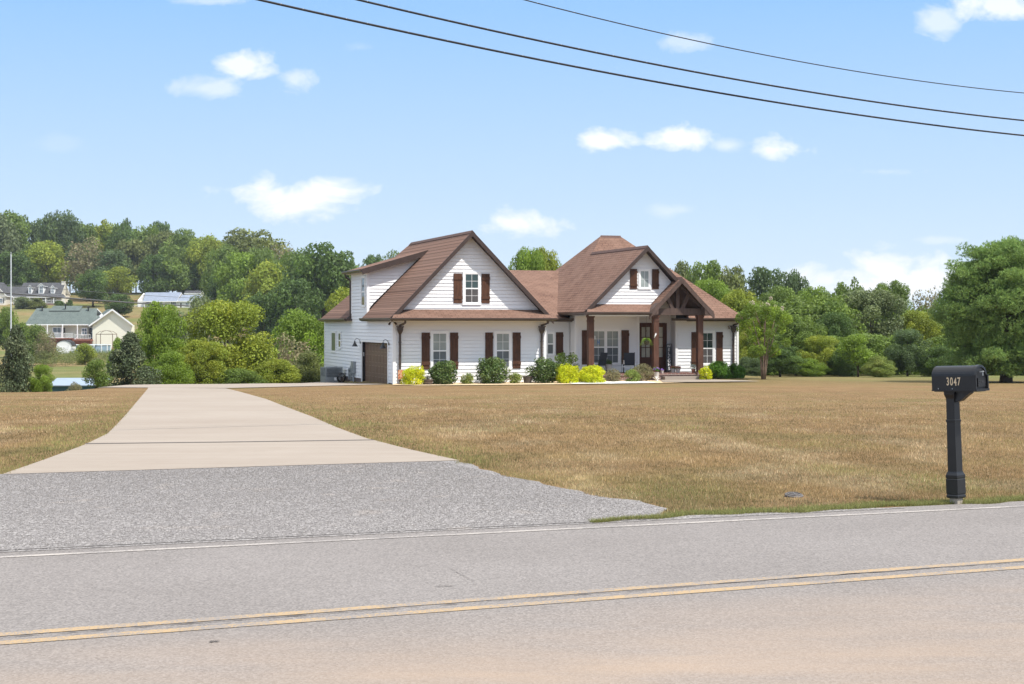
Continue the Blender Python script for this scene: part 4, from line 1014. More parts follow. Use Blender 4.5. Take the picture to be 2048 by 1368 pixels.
# right-hand tree line
GR = 'trees of the line behind the lawn on the right'
for a in [
 ('r1', 'broadleaf_tree', 1362, 175, 527, 70, 'olive', 'olive treetop just right of the main roof'),
 ('r2', 'broadleaf_tree', 1412, 170, 524, 78, 'mid', 'green treetop over the right slope of the roof'),
 ('r1', 'broadleaf_tree', 1462, 165, 536, 70, 'olive', 'dull green tree above the right eave corner'),
 ('r2', 'broadleaf_tree', 1536, 170, 537, 92, 'blue', 'dark blue-green oak on the skyline right of the house'),
 ('t1', 'broadleaf_tree', 1592, 168, 542, 50, 'blue', 'dark narrow treetop next to the blue-green oak'),
 ('r1', 'broadleaf_tree', 1420, 118, 560, 90, 'bright', 'bright green tree directly behind the right roof slope'),
 ('r2', 'broadleaf_tree', 1478, 112, 580, 96, 'yel', 'yellow-green tree behind the right house corner'),
 ('r3', 'broadleaf_tree', 1560, 120, 574, 90, 'mid', 'green tree under the blue-green oak'),
 ('t1', 'broadleaf_tree', 1628, 125, 574, 80, 'bright', 'light green tree between the oak and the tall middle tree'),
 ('t2', 'broadleaf_tree', 1702, 135, 558, 66, 'mid', 'ragged tall treetop in the middle of the right tree line'),
 ('r2', 'broadleaf_tree', 1782, 135, 562, 84, 'mid', 'ragged green treetop right of the tall middle tree'),
 ('r1', 'broadleaf_tree', 1742, 108, 580, 150, 'grey', 'broad feathery grey-green tree in the right tree line'),
 ('w1', 'broadleaf_tree', 1856, 130, 580, 70, 'brown', 'half-bare brownish tree left of the pine'),
 ('r3', 'broadleaf_tree', 1838, 108, 622, 90, 'yel', 'yellow-green tree beside the pine'),
 ('t2', 'broadleaf_tree', 1890, 112, 600, 70, 'mid', 'green tree partly hidden by the pine'),
 ('r1', 'broadleaf_tree', 1500, 96, 640, 76, 'yel', 'yellow-green tree behind the pink-flowered myrtle'),
 ('r2', 'broadleaf_tree', 1592, 96, 630, 110, 'mid', 'dense green tree right of the myrtle'),
 ('r1', 'broadleaf_tree', 1640, 94, 672, 84, 'yel', 'low yellowing tree right of the myrtle'),
 ('t1', 'broadleaf_tree', 1672, 100, 625, 80, 'dark', 'dark green tree left of the small light tree'),
 ('r2', 'broadleaf_tree', 1560, 91, 690, 90, 'dark', 'dark low tree at the lawn edge behind the myrtle'),
 ('s1', 'broadleaf_tree', 1716, 91, 672, 80, 'bright', 'small light green tree standing forward of the tree line'),
 ('b1', 'shrub', 1757, 90, 711, 72, 'lime', 'rounded yellow-green shrub at the lawn edge'),
 ('b2', 'shrub', 1690, 93, 694, 80, 'dark', 'dark shrub left of the rounded yellow-green one'),
 ('r1', 'broadleaf_tree', 1815, 93, 660, 84, 'blue', 'dark blue-green tree right of the rounded shrub'),
 ('b1', 'shrub', 1880, 92, 690, 90, 'dark', 'dark undergrowth left of the pine trunk'),
 ('b2', 'shrub', 1960, 97, 715, 110, 'mid', 'green undergrowth behind the pine trunk'),
 ('b1', 'shrub', 2050, 97, 705, 110, 'mid', 'green undergrowth at the right edge behind the pine'),
 ('r2', 'broadleaf_tree', 2040, 120, 600, 120, 'mid', 'green tree behind the right side of the pine'),
 ('b1', 'shrub', 1620, 92, 716, 80, 'bright', 'leafy green shrub along the lawn edge'),
 ('b2', 'shrub', 1500, 90, 712, 70, 'blue', 'grey-green shrub right of the house corner'),
]: ptree(a[0], a[1], a[2], a[3], a[4], a[5], a[6], a[7], cat='shrub' if a[1] == 'shrub' else 'tree', group=GR if a[1] != 'shrub' else None)
items = []
for i in range(60):
    px = rg.uniform(1340, 2160); D = rg.uniform(104, 170)
    yt = np.interp(px, [1340, 1450, 1600, 1700, 1850, 2160], [560, 572, 585, 572, 592, 600])+rg.uniform(0, 45)
    X = (px-1024)/F*D; items.append((X, D, HC-(yt-HZ)/F*D-g1(X, D), rg.uniform(4, 6.5)))
for i in range(30):
    px = rg.uniform(1440, 2200); D = rg.uniform(95, 104); X = (px-1024)/F*D; items.append((X, D, rg.uniform(1.4, 3.2), rg.uniform(3, 4.5)))
mass('woodland_edge', items, 'mid', 'dense woodland filling in behind the right tree line', 'wood', 7000, ('nr1', 'nb1', 'nr2', 'nb2'), 1.7)

# the pine on the right
def pine():
    rng = np.random.default_rng(31); H, Rw = 7.2, 3.2
    C, Rr = [], []
    mb = MB()
    tr = [(0, 0, -.1), (.02, 0, .9), (.0, .05, 2.6), (.1, 0, 4.6), (.05, .05, 6.7)]
    mb.tube(tr, [.34, .24, .19, .11, .03], 12)
    mb.tube([(0, 0, .02), (0, 0, -.1)], [.30, .5], 12)
    for k in range(190):
        z = rng.uniform(.75, 6.95); a = rng.uniform(0, 2*math.pi)
        f = (z-.75)/6.2
        rm = Rw*max(.05, (1-abs((f-.30)/.74)**2.4))**.55*rng.uniform(.70, 1.04)
        if k % 4 == 0: rm *= .55
        e = np.array([rm*math.cos(a), rm*math.sin(a), max(.75, z+rm*(.16 if f > .25 else -.05))]); s = np.array([0, 0, max(.8, z-rm*.12)])
        m_ = s*.45+e*.55+np.array([0, 0, -.05])
        mb.tube([tuple(s), tuple(m_), tuple(e)], [.055, .035, .012], 5)
        for t in (1.0, .84, .66, .45):
            p = s*(1-t)+e*t+rng.normal(0, .10, 3); C.append(p); Rr.append(rng.uniform(.30, .48)*(1.1 if t == 1 else .95))
            C.append(p+np.array([-math.sin(a), math.cos(a), 0])*rng.uniform(-.5, .5)); Rr.append(rng.uniform(.24, .38))
    for k in range(330):
        d = rng.normal(size=3); d /= np.linalg.norm(d); d[2] = d[2]*.9
        q = rng.uniform(.78, .98); wz = 1-.22*max(0, d[2])-.10*max(0, -d[2]); C.append(np.array([d[0]*3.3*q*wz, d[1]*3.3*q*wz, 3.85+d[2]*3.35*q])); Rr.append(rng.uniform(.30, .52))
        if C[-1][2] < .9: C.pop(); Rr.pop()
    C = np.array(C); Rr = np.array(Rr)
    # needle tufts: several long thin needles radiating up and out from each tuft point
    nt_ = 80000; idx = rng.choice(len(C), nt_, p=Rr**2/np.sum(Rr**2)); d = rng.normal(size=(nt_, 3)); d /= np.linalg.norm(d, axis=1)[:, None]
    P = C[idx]+d*Rr[idx][:, None]*np.array([1, 1, .8])*rng.uniform(.5, 1.05, nt_)[:, None]
    ax = d*.6+np.array([0, 0, .7])+rng.normal(size=(nt_, 3))*.2
    k = 6; Pn = np.repeat(P, k, 0); A = np.repeat(ax, k, 0)+rng.normal(size=(nt_*k, 3))*.55; A /= np.linalg.norm(A, axis=1)[:, None]
    ln = rng.uniform(.09, .17, nt_*k)[:, None]; sd = np.cross(A, rng.normal(size=A.shape)); sd /= np.linalg.norm(sd, axis=1)[:, None]; w = .014
    V = np.stack([Pn, Pn+A*ln*.5+sd*w, Pn+A*ln, Pn+A*ln*.5-sd*w], 1).reshape(-1, 3)
    Fq = np.arange(len(Pn)*4).reshape(-1, 4)
    bb = rng.uniform(.6, 1.4, len(C))[idx]; t = np.stack([bb*rng.uniform(.85, 1.15, nt_), rng.uniform(0, .7, nt_)**1.5, np.zeros(nt_)], 1)
    me = fastmesh('crown', V, Fq, [LM['pine']], tint=np.repeat(t, k*4, 0))
    X, Y, z = at(2012, 75)
    r = empty('pine_tree', (X, Y, z)); r.scale = (1, 1, .93); tag(r, 'big bushy pine with blue-green needles at the right edge of the lawn', 'tree')
    o = bpy.data.objects.new('crown', me); COL.objects.link(o); o.parent = r
    mb.build('trunk', M_bark, r, smooth=True)
pine()
# crepe myrtle beside the house
def myrtle():
    rng = np.random.default_rng(12); mb = MB(); C, Rr = [], []
    H = 3.9
    for j in range(6):
        a = j*1.05+rng.uniform(-.2, .2); r1 = .12; r2 = rng.uniform(.35, .55)
        p = [(r1*.6*math.cos(a), r1*.6*math.sin(a), -.05), (r1*math.cos(a), r1*math.sin(a), .5), (r2*.45*math.cos(a+.2), r2*.45*math.sin(a+.2), 1.3), (r2*math.cos(a+.3), r2*math.sin(a+.3), 2.1), (r2*1.6*math.cos(a+.3), r2*1.6*math.sin(a+.3), 2.9)]
        mb.tube(p, [.045, .036, .03, .022, .010], 7)
    for k in range(46):
        z = rng.uniform(1.25, H-.1); f = (z-1.25)/(H-1.35); rm = 1.25*max(.1, (1-abs((f-.45)/.6)**2.2))**.5*math.sqrt(rng.uniform(.1, 1))
        a = rng.uniform(0, 6.283); c = (rm*math.cos(a), rm*math.sin(a), z); C.append(c); Rr.append(rng.uniform(.16, .34))
        if k % 2 == 0: mb.tube([(rm*.3*math.cos(a), rm*.3*math.sin(a), max(1.1, z-.8)), c], [.018, .006], 5)
    C = np.array(C); Rr = np.array(Rr)
    V, Fq, T = leaves(rng, C, Rr, 14000, .045, .9, .5, yl=.6)
    X, Y, z = at(1527, 76.5); r = empty('crepe_myrtle', (X, Y, z)); tag(r, 'young multi-stemmed myrtle tree with pale blossoms right of the house', 'tree')
    me = fastmesh('crown', V, Fq, [LM['bright']], tint=T*np.array([.85, 1, 1])); o = bpy.data.objects.new('crown', me); COL.objects.link(o); o.parent = r
    mb.build('trunk', M_barkr, r, smooth=True)
    top = np.argsort(-(C[:, 2]+np.hypot(C[:, 0], C[:, 1])*.6))[:9]
    V, Fq, T = leaves(rng, C[top]+np.array([0, 0, .22]), np.full(9, .09), 420, .024, 1.3)
    me = fastmesh('blossom', V, Fq, [simple('pale_blossom', (.70, .55, .50), .7)]); o = bpy.data.objects.new('blossom', me); COL.objects.link(o); o.parent = r
myrtle()

# ------------------------------------------------------------------ shrubs of the front bed
def s_at(px, v):
    t = (px-1024)/F; c, s = .95106, .30902
    return (t*(70.5+v*c)+5.39+v*s)/(c-t*s)
def shrub(name, px, v, wpx, ytop, ybot, kind, lm, n, ls, label, nb=60, br=.17, group=None, cat='shrub', aspect=.55, up=.2):
    s = s_at(px, v); X, Y = hw_(s, v); Wd = wpx/F*Y; zt = HC-(ytop-HZ)/F*Y; z0 = float(gz(X, Y)); H = zt-z0
    rng = np.random.default_rng(int(px*7)); C, Rr = blobs(rng, kind, nb, br, .55)
    C = C*np.array([Wd*1.12, Wd*1.12, H*1.0]); C = C+rng.normal(0, .045, C.shape)*min(Wd, H); C[:, 2] = np.maximum(C[:, 2], .05); Rr = Rr*min(Wd, H)*rng.uniform(.8, 1.3, len(Rr))
    V, Fq, T = leaves(rng, C, Rr, n, ls, .9, aspect, up, (.8, 1.06), .4)
    V[:, 2] = np.maximum(V[:, 2], .02)
    # keep the outline clipped but shaggy
    r = empty(name, (X, Y, z0)); tag(r, label, cat, group)
    me = fastmesh('foliage', V, Fq, [LM[lm]], tint=T); o = bpy.data.objects.new('foliage', me); COL.objects.link(o); o.parent = r
    mb = MB()
    for j in range(9):
        a = j*.7; q = C[j % len(C)]; mb.tube([(.04*math.cos(a), .04*math.sin(a), -.03), (q[0]*.5, q[1]*.5, q[2]*.55), tuple(q)], [.018, .012, .005], 5)
    mb.build('stem', M_bark, r); return r
def P_ball(z): return max(0, (1-abs((z-.45)/.56)**2.4))**.5
def P_gold(z): return max(0, (1-abs((z-.38)/.63)**3.0))**.45
GGo = 'golden shrubs along the front bed'; GHo = 'clipped dark hollies along the front bed'
shrub('golden_shrub', 828, -1.1, 50, 732, 769, P_gold, 'gold', 6500, .030, 'rounded golden shrub nearest the garage corner', 90, .14, GGo)
shrub('golden_shrub', 1135, -1.6, 47, 729, 763, P_gold, 'gold', 6000, .030, 'golden shrub in front of the leggy green bush', 90, .14, GGo)
shrub('golden_shrub', 1184, -1.8, 54, 730, 765, P_gold, 'gold', 7500, .030, 'widest golden shrub, below the first porch post', 100, .14, GGo)
shrub('golden_shrub', 1411, -.2, 24, 732, 758, P_gold, 'gold', 2600, .030, 'small golden shrub right of the last porch post', 60, .16, GGo)
shrub('holly_bush', 887, -1.1, 56, 720, 770, P_ball, 'box', 6500, .045, 'round dark holly right of the barrel planter', 80, .15, GHo)
shrub('holly_bush', 985, -1.0, 58, 714, 769, P_ball, 'box', 6800, .045, 'tallest dark holly, under the second front window', 80, .15, GHo)
shrub('holly_bush', 1087, -1.2, 54, 717, 766, P_ball, 'box', 6500, .045, 'round dark holly right of the grey tapered pot', 80, .15, GHo)
shrub('leggy_bush', 1130, 1.0, 50, 704, 760, P_round, 'mid', 3200, .050, 'loose leggy green bush behind the golden shrubs', 50, .14)
shrub('small_shrub', 934, -1.1, 28, 746, 768, P_ball, 'lime', 2400, .028, 'small green shrub between the first two hollies', 40, .18)
shrub('small_shrub', 1030, -1.2, 27, 744, 768, P_ball, 'lime', 2400, .028, 'small green shrub left of the grey tapered pot', 40, .18)
shrub('dry_shrub', 1225, -.9, 32, 736, 761, P_ball, 'brown', 2400, .026, 'brownish shrub right of the widest golden shrub', 40, .18)
shrub('dry_shrub', 1283, -.7, 44, 726, 760, P_ball, 'brown', 3600, .030, 'larger brownish shrub in front of the porch chair', 60, .16)
shrub('small_shrub', 1264, -1.2, 32, 739, 763, P_ball, 'lime', 2800, .028, 'light green shrub in front of the brownish one', 40, .18)
shrub('lush_bush', 1437, 1.6, 46, 722, 759, P_gold, 'lush', 11000, .050, 'lush green bush under the right window', 60, .17, None, 'shrub', .25, .8)
shrub('lush_bush', 1470, 2.0, 42, 729, 761, P_gold, 'lush', 10000, .050, 'lush green bush at the right house corner', 60, .17, None, 'shrub', .25, .8)

# ------------------------------------------------------------------ neighbouring houses (local origin at the house, x right, y back)
def nb_house(name, X, Y, z, rz, label):
    r = empty(name, (X, Y, z), rz); tag(r, label, 'house'); return r
def part(mb, name, m, parent, label=None):
    o = mb.build(name, m, parent)
    if label: o['label'] = label
    return o
def simple_window(parent, fn, a0, a1, z0, z1, tr=.10, cols=2, glassm=None):
    t = MB(); fbox(t, fn, a0-tr, a1+tr, z1, z1+tr, 0, .06); fbox(t, fn, a0-tr, a1+tr, z0-tr, z0, 0, .07); fbox(t, fn, a0-tr, a0, z0, z1, 0, .06); fbox(t, fn, a1, a1+tr, z0, z1, 0, .06)
    fbox(t, fn, a0, a1, (z0+z1)/2-.03, (z0+z1)/2+.03, 0, .05)
    for c in range(1, cols): fbox(t, fn, a0+(a1-a0)*c/cols-.03, a0+(a1-a0)*c/cols+.03, z0, z1, 0, .048)
    w = t.build('window', M_trim, parent); g = MB(); fbox(g, fn, a0, a1, z0, z1, 0, .03); g.build('pane', glassm or G_far, w); return w
def gable_roof(mb, x0, x1, y0, y1, ze, zr_, axis='x', th=.2, oh=0):
    if axis == 'x':
        m_ = (y0+y1)/2
        mb.prism([(x0, y0, ze), (x1, y0, ze), (x1, m_, zr_), (x0, m_, zr_)], (0, 0, -th), 0, 1, True); mb.prism([(x0, m_, zr_+.001), (x1, m_, zr_+.001), (x1, y1, ze), (x0, y1, ze)], (0, 0, -th), 0, 1, True)
    else:
        m_ = (x0+x1)/2
        mb.prism([(x0, y0, ze), (m_, y0, zr_), (m_, y1, zr_), (x0, y1, ze)], (0, 0, -th), 0, 1, True); mb.prism([(m_, y0, zr_+.001), (x1, y0, ze), (x1, y1, ze), (m_, y1, zr_+.001)], (0, 0, -th), 0, 1, True)
def plain_wall(parent, boxes, m, gab=(), label=None):
    mb = MB()
    for b in boxes: mb.box(*b)
    for (pts, vec) in gab: mb.prism(pts, vec)
    return part(mb, 'wall', m, parent, label)

# 1. pale yellow house with green roof (D = 300 m -> 10.33 px per metre)
k = 10.33; X0 = (150-1024)/k
H1 = nb_house('yellow_house', X0, 300, -4.0, R(-3), 'pale yellow house with sea-green roof and white railed deck in the valley')
def hx(px): return (px-150)/k
def hz(py): return HC-(py-HZ)/k+4.0
plain_wall(H1, [(hx(60), hx(193), 1.5, 9.5, 0, hz(649)), (hx(60), hx(193), .0, 1.5, 0, 2.7)], M_yellow)
plain_wall(H1, [(hx(196), hx(274), -3, -1, 0, hz(650)), (hx(196), hx(236), -1, 9, 0, hz(650))], M_yellow, [([(hx(196), -3, hz(650)), (hx(274), -3, hz(650)), (hx(237), -3, hz(621))], (0, .3, 0))], 'yellow gabled wing wall')
mb = MB(); mb.prism([(hx(50), -.5, hz(648.5)), (hx(194), -.5, hz(648.5)), (hx(179), 4.8, hz(616)), (hx(54), 4.8, hz(616))], (0, 0, -.2), 0, 1, True)
mb.prism([(hx(54), 4.8, hz(616)), (hx(179), 4.8, hz(616)), (hx(194), 10, hz(648.5)), (hx(50), 10, hz(648.5))], (0, 0, -.2), 0, 1, True)
mb.prism([(hx(84), 3.6, hz(621)), (hx(147), 3.6, hz(621)), (hx(147), 5.6, hz(611)), (hx(86), 5.6, hz(611))], (0, 0, -.2), 0, 0, True)
mb.prism([(hx(176), 1, hz(640)), (hx(226), 1, hz(640)), (hx(212), 3.5, hz(630.5)), (hx(180), 3.5, hz(630.5))], (0, 0, -.2), 0, 1, True)
mb.prism([(hx(191), -3.5, hz(650)), (hx(237.5), -3.5, hz(618)), (hx(186), 9, hz(618)), (hx(139), 9, hz(650))], (0, 0, -.25), 0, 1, True)
mb.prism([(hx(237.5), -3.5, hz(618)), (hx(279), -3.5, hz(649)), (hx(227), 9, hz(649)), (hx(186), 9, hz(618))], (0, 0, -.25), 0, 1, True)
part(mb, 'roof', [M_greenroof, M_trim], H1)
for px, py in ((69, 617.5), (117, 612.5), (164, 618)):
    mb = MB(); mb.lathe([(.12, -.5), (.12, .25), (.30, .27), (.30, .42), (.05, .5)], 10, (hx(px), 3.9, hz(py))); part(mb, 'roof_vent', M_black, H1)
mb = MB()
for a, b in (((191, 650), (237.5, 618)), ((237.5, 618), (279, 649))):
    mb.prism([(hx(a[0]), -3.52, hz(a[1])), (hx(b[0]), -3.52, hz(b[1])), (hx(b[0]), -3.52, hz(b[1])-.35), (hx(a[0]), -3.52, hz(a[1])-.35)], (0, -.06, 0))
part(mb, 'rake_trim', M_trim, H1)
M_deckred = simple('red_stained_deck', (.20, .07, .045), .8)
mb = MB(); mb.box(hx(86), hx(190), -2.2, 0, 2.55, 2.75); mb.box(hx(160), hx(197), -4.2, -2.2, 2.2, 2.55)
part(mb, 'deck', M_deckred, H1)
mb = MB(); mb.box(hx(88), hx(190), -1.9, -1.7, .2, 2.5); mb.box(hx(162), hx(197), -4, -3.8, .2, 2.2); part(mb, 'deck_skirt', M_deckred, H1)
for px in (96, 127, 157, 189):
    mb = MB(); mb.box(hx(px)-.08, hx(px)+.08, -.6, -.44, 2.7, hz(650)); part(mb, 'porch_post', M_trim, H1)
def railing(parent, x0, x1, y, z0, h=.95, st=.16):
    mb = MB(); mb.box(x0, x1, y-.04, y+.04, z0+h-.07, z0+h); mb.box(x0, x1, y-.03, y+.03, z0+.08, z0+.14); n = max(2, int((x1-x0)/st))
    for i in range(n+1): x = x0+(x1-x0)*i/n; mb.box(x-.02, x+.02, y-.02, y+.02, z0+.14, z0+h-.07)
    return part(mb, 'railing', M_trim, parent)
railing(H1, hx(105), hx(153), -2.1, 2.75); railing(H1, hx(163), hx(195), -4.1, 2.55, .95, .3)
mb = MB()
for i in range(7): mb.box(hx(150)+.22*i, hx(150)+.22*i+.26, -3.2, -2.3, .9+i*.25, 1.0+i*.25)
mb.prism([(hx(150), -3.25, 1.2), (hx(150)+1.6, -3.25, 3.2), (hx(150)+1.6, -3.25, 3.05), (hx(150), -3.25, 1.05)], (0, .06, 0)); part(mb, 'stair', M_trim, H1)
fn = front(1.5-1.5)
for a, b, z0, z1 in ((106, 122, 2.85, 4.75), (165, 174, 3.4, 4.6), (181, 191, 2.85, 4.75)): simple_window(H1, fn, hx(a), hx(b), z0, z1, .12, 2)
for a in (126, 178.5): mb = MB(); fbox(mb, fn, hx(a), hx(a)+.42, 2.9, 4.75, 0, .06); part(mb, 'shutter', M_dark, H1)
# dish, shed, pool, pergola
mb = MB(); mb.tube([(0, 0, 0), (0, 0, .7)], .04, 6); mb.tube([(0, -.05, .75), (0, -.18, .8)], [.38, .30], 14)
o = mb.build('satellite_dish', M_trim, H1, loc=(hx(209), -1.5, hz(640)))
sx = (128-1024)/F*262
r = empty('garden_shed', (sx, 262, g1(sx, 262))); tag(r, 'small white barn-shaped garden shed in front of the deck', 'shed')
zb = HC-(702-HZ)/F*262-g1(sx, 262)
def arch(y): return [(-1.32, y, 0), (1.32, y, 0), (1.32, y, .95), (1.05, y, 1.42), (.5, y, 1.70), (0, y, 1.78), (-.5, y, 1.70), (-1.05, y, 1.42), (-1.32, y, .95)]
mb = MB(); mb.prism([(x, y, z+max(zb, 0)) for x, y, z in arch(0)], (0, 2.4, 0)); part(mb, 'wall', M_greywall, r)
mb = MB(); P_ = [(1.40, .90), (1.12, 1.47), (.53, 1.78), (0, 1.86), (-.53, 1.78), (-1.12, 1.47), (-1.40, .90)]
for a, b in zip(P_[:-1], P_[1:]): mb.prism([(a[0], -.1, a[1]+max(zb, 0)), (b[0], -.1, b[1]+max(zb, 0)), (b[0], 2.5, b[1]+max(zb, 0)), (a[0], 2.5, a[1]+max(zb, 0))], (0, 0, -.06))
part(mb, 'roof', M_greyroof, r)
mb = MB(); mb.box(-.95, -.03, -.03, 0, .1, 1.3); mb.box(.03, .95, -.03, 0, .1, 1.3); part(mb, 'door', M_trim, r)
px_ = (183-1024)/F*275
r = empty('swimming_pool', (px_, 275, g1(px_, 275))); tag(r, 'round above-ground pool with blue-grey wall and white rim', 'pool')
zt = HC-(689-HZ)/F*275-g1(px_, 275)
mb = MB(); mb.lathe([(3.35, -.5), (3.35, zt-.1)], 40); part(mb, 'pool_wall', simple('pool_blue_wall', (.22, .30, .38), .5), r)
mb = MB(); mb.lathe([(3.45, zt-.1), (3.45, zt), (3.2, zt), (3.2, zt-.1)], 40)
for i in range(16): a = i*.3927; mb.box(3.40*math.cos(a)-.06, 3.40*math.cos(a)+.06, 3.40*math.sin(a)-.06, 3.40*math.sin(a)+.06, 0, zt-.02)
part(mb, 'pool_rim', M_trim, r)
mb = MB(); mb.lathe([(.01, zt-.2), (3.3, zt-.2)], 30); part(mb, 'pool_water', simple('pool_water', (.10, .35, .45), .05), r)
gx_ = (213-1024)/F*285
r = empty('pergola', (gx_, 285, g1(gx_, 285))); tag(r, 'brown metal gazebo frame in front of the yellow gable', 'gazebo')
hh_ = HC-(669-HZ)/F*285-g1(gx_, 285)
mb = MB()
for x in (-1.5, 1.5):
    for y in (-1.5, 1.5): mb.box(x-.05, x+.05, y-.05, y+.05, 0, hh_)
for y in (-1.5, 1.5): mb.box(-1.55, 1.55, y-.05, y+.05, hh_, hh_+.1)
for x in (-1.5, 1.5): mb.box(x-.05, x+.05, -1.45, 1.45, hh_, hh_+.1)
mb.build('frame', M_barkr, r)
mb = MB()
for sg in (-1, 1): mb.tube([(sg*1.5, -1.5, hh_+.1), (sg*1.0, -1.0, hh_+.55), (0, 0, hh_+.75)], .035, 6); mb.tube([(sg*1.5, 1.5, hh_+.1), (sg*1.0, 1.0, hh_+.55), (0, 0, hh_+.75)], .035, 6)
mb.build('roof_ribs', M_barkr, r)

# 2. grey roofed house with three dormers on the hill (D = 410)
k2 = F/410; zc = g1((80-1024)/k2, 410)
H2 = nb_house('dormer_house', (80-1024)/k2, 410, zc, R(2), 'grey-roofed storey-and-a-half house with three dormers on the hill')
def hx2(px): return (px-80)/k2
def hz2(py): return HC-(py-HZ)/k2-zc
base2 = min(0, hz2(608))-1.0
plain_wall(H2, [(hx2(38), hx2(122), 0, 9, base2, hz2(590))], M_cream)
mb = MB(); mb.prism([(hx2(36), -.4, hz2(589)), (hx2(123), -.4, hz2(589)), (hx2(122), 4.5, hz2(564.5)), (hx2(38), 4.5, hz2(564.5))], (0, 0, -.2), 0, 1, True)
mb.prism([(hx2(38), 4.5, hz2(564.5)), (hx2(122), 4.5, hz2(564.5)), (hx2(123), 9.4, hz2(589)), (hx2(36), 9.4, hz2(589))], (0, 0, -.2), 0, 1, True)
mb.prism([(hx2(30), -2.6, hz2(594)), (hx2(136), -2.6, hz2(594)), (hx2(126), .1, hz2(588)), (hx2(36), .1, hz2(588))], (0, 0, -.18), 0, 1, True); part(mb, 'roof', [M_greyroof, M_trim], H2)
for px in (33, 48, 64, 80, 96, 112, 132): mb = MB(); mb.box(hx2(px)-.09, hx2(px)+.09, -2.5, -2.3, base2, hz2(595)); part(mb, 'porch_post', M_trim, H2)
mb = MB(); mb.box(hx2(32), hx2(134), -2.5, 0, base2, hz2(607)); part(mb, 'porch_floor', M_brick, H2)
railing(H2, hx2(34), hx2(72), -2.4, hz2(607), .9, .3); railing(H2, hx2(90), hx2(131), -2.4, hz2(607), .9, .3)
for (px, hwid, yp, yb) in ((60.5, 4.6, 569.5, 587), (82.5, 6.6, 566.5, 587.5), (105, 4.6, 570, 587)):
    d = MB(); x = hx2(px); w_ = hwid/k2; ze = hz2(yp+5)
    d.box(x-w_*.8, x+w_*.8, -.1, 3, hz2(yb)-.3, ze); d.prism([(x-w_*.8, -.1, ze), (x+w_*.8, -.1, ze), (x, -.1, hz2(yp)-.12)], (0, 3, 0)); dd_ = part(d, 'dormer', M_greywall, H2)
    g = MB(); g.prism([(x-w_-.1, -.3, ze-.1), (x, -.3, hz2(yp)), (x, 3.2, hz2(yp)), (x-w_-.1, 3.2, ze-.1)], (0, 0, -.12), 0, 1, True); g.prism([(x, -.3, hz2(yp)+.001), (x+w_+.1, -.3, ze-.1), (x+w_+.1, 3.2, ze-.1), (x, 3.2, hz2(yp)+.001)], (0, 0, -.12), 0, 1, True); part(g, 'dormer_roof', [M_greyroof, M_trim], dd_)
    simple_window(H2, front(-.1), x-w_*.5, x+w_*.5, hz2(yb)+.2, ze-.1, .12, 2)
for px in (46, 56, 66, 88, 98, 108): simple_window(H2, front(0), hx2(px)-.4, hx2(px)+.4, hz2(605), hz2(597), .1, 2, G_dark)
mb = MB(); mb.box(hx2(78), hx2(82), -.06, 0, hz2(607), hz2(596.5)); part(mb, 'front_door', M_door, H2)
mb = MB(); mb.box(hx2(115.5), hx2(121.5), 3.6, 4.9, base2, hz2(562.5)); mb.box(hx2(115), hx2(122), 3.5, 5.0, hz2(562.5), hz2(561.5)); part(mb, 'chimney', M_cream, H2)
plain_wall(H2, [(hx2(-14), hx2(37), 2, 9, base2, hz2(590)), (hx2(-30), hx2(19), -3, 6, base2, hz2(590))], M_cream, [([(hx2(-30), -3, hz2(590)), (hx2(19), -3, hz2(590)), (hx2(-5), -3, hz2(566))], (0, .3, 0))], 'left wing wall')
mb = MB(); mb.prism([(hx2(5), 1.5, hz2(592)), (hx2(38), 1.5, hz2(592)), (hx2(38), 5.5, hz2(572)), (hx2(5), 5.5, hz2(572))], (0, 0, -.2), 0, 1, True)
mb.prism([(hx2(-32), -3.5, hz2(592)), (hx2(-5), -3.5, hz2(564)), (hx2(-5), 6, hz2(564)), (hx2(-32), 6, hz2(592))], (0, 0, -.25), 0, 1, True); mb.prism([(hx2(-5), -3.5, hz2(564)+.001), (hx2(22), -3.5, hz2(592)), (hx2(22), 6, hz2(592)), (hx2(-5), 6, hz2(564)+.001)], (0, 0, -.25), 0, 1, True); part(mb, 'roof', [M_greyroof, M_trim], H2)
simple_window(H2, front(-3), hx2(6.5), hx2(12.5), hz2(606), hz2(597.5), .12, 2)
for a in (3.8, 13.8): mb = MB(); mb.box(hx2(a), hx2(a+1.6), -3.05, -3, hz2(606.5), hz2(597)); part(mb, 'shutter', M_black, H2)
mb = MB(); mb.box(hx2(-31), hx2(20), -3.55, -3.50, hz2(593), hz2(592)); part(mb, 'gutter', M_trim, H2)

# 3. long house with blue-grey roof (D = 400)
k3 = F/400; zc3 = g1((340-1024)/k3, 400)
H3 = nb_house('blue_roof_house', (340-1024)/k3, 400, zc3, R(-4), 'long low white house with pale blue-grey roof on the hill')
def hx3(px): return (px-340)/k3
def hz3(py): return HC-(py-HZ)/k3-zc3
b3 = min(0, hz3(618))-1.2
plain_wall(H3, [(hx3(274), hx3(355), .0, 8.5, b3, hz3(601)), (hx3(355), hx3(395), .0, 8.5, b3, hz3(601)), (hx3(398), hx3(430), 2, 9, b3, hz3(603))], M_greywall, [([(hx3(274), .0, hz3(601)), (hx3(274), 8.5, hz3(601)), (hx3(274), 5, hz3(585.5))], (.3, 0, 0)), ([(hx3(398), 2, hz3(603)), (hx3(430), 2, hz3(603)), (hx3(402), 2, hz3(591))], (0, .3, 0))])
mb = MB(); mb.prism([(hx3(287), -.8, hz3(602.5)), (hx3(356), -.8, hz3(602.5)), (hx3(352), 5, hz3(584)), (hx3(278), 5, hz3(584))], (0, 0, -.2), 0, 1, True)
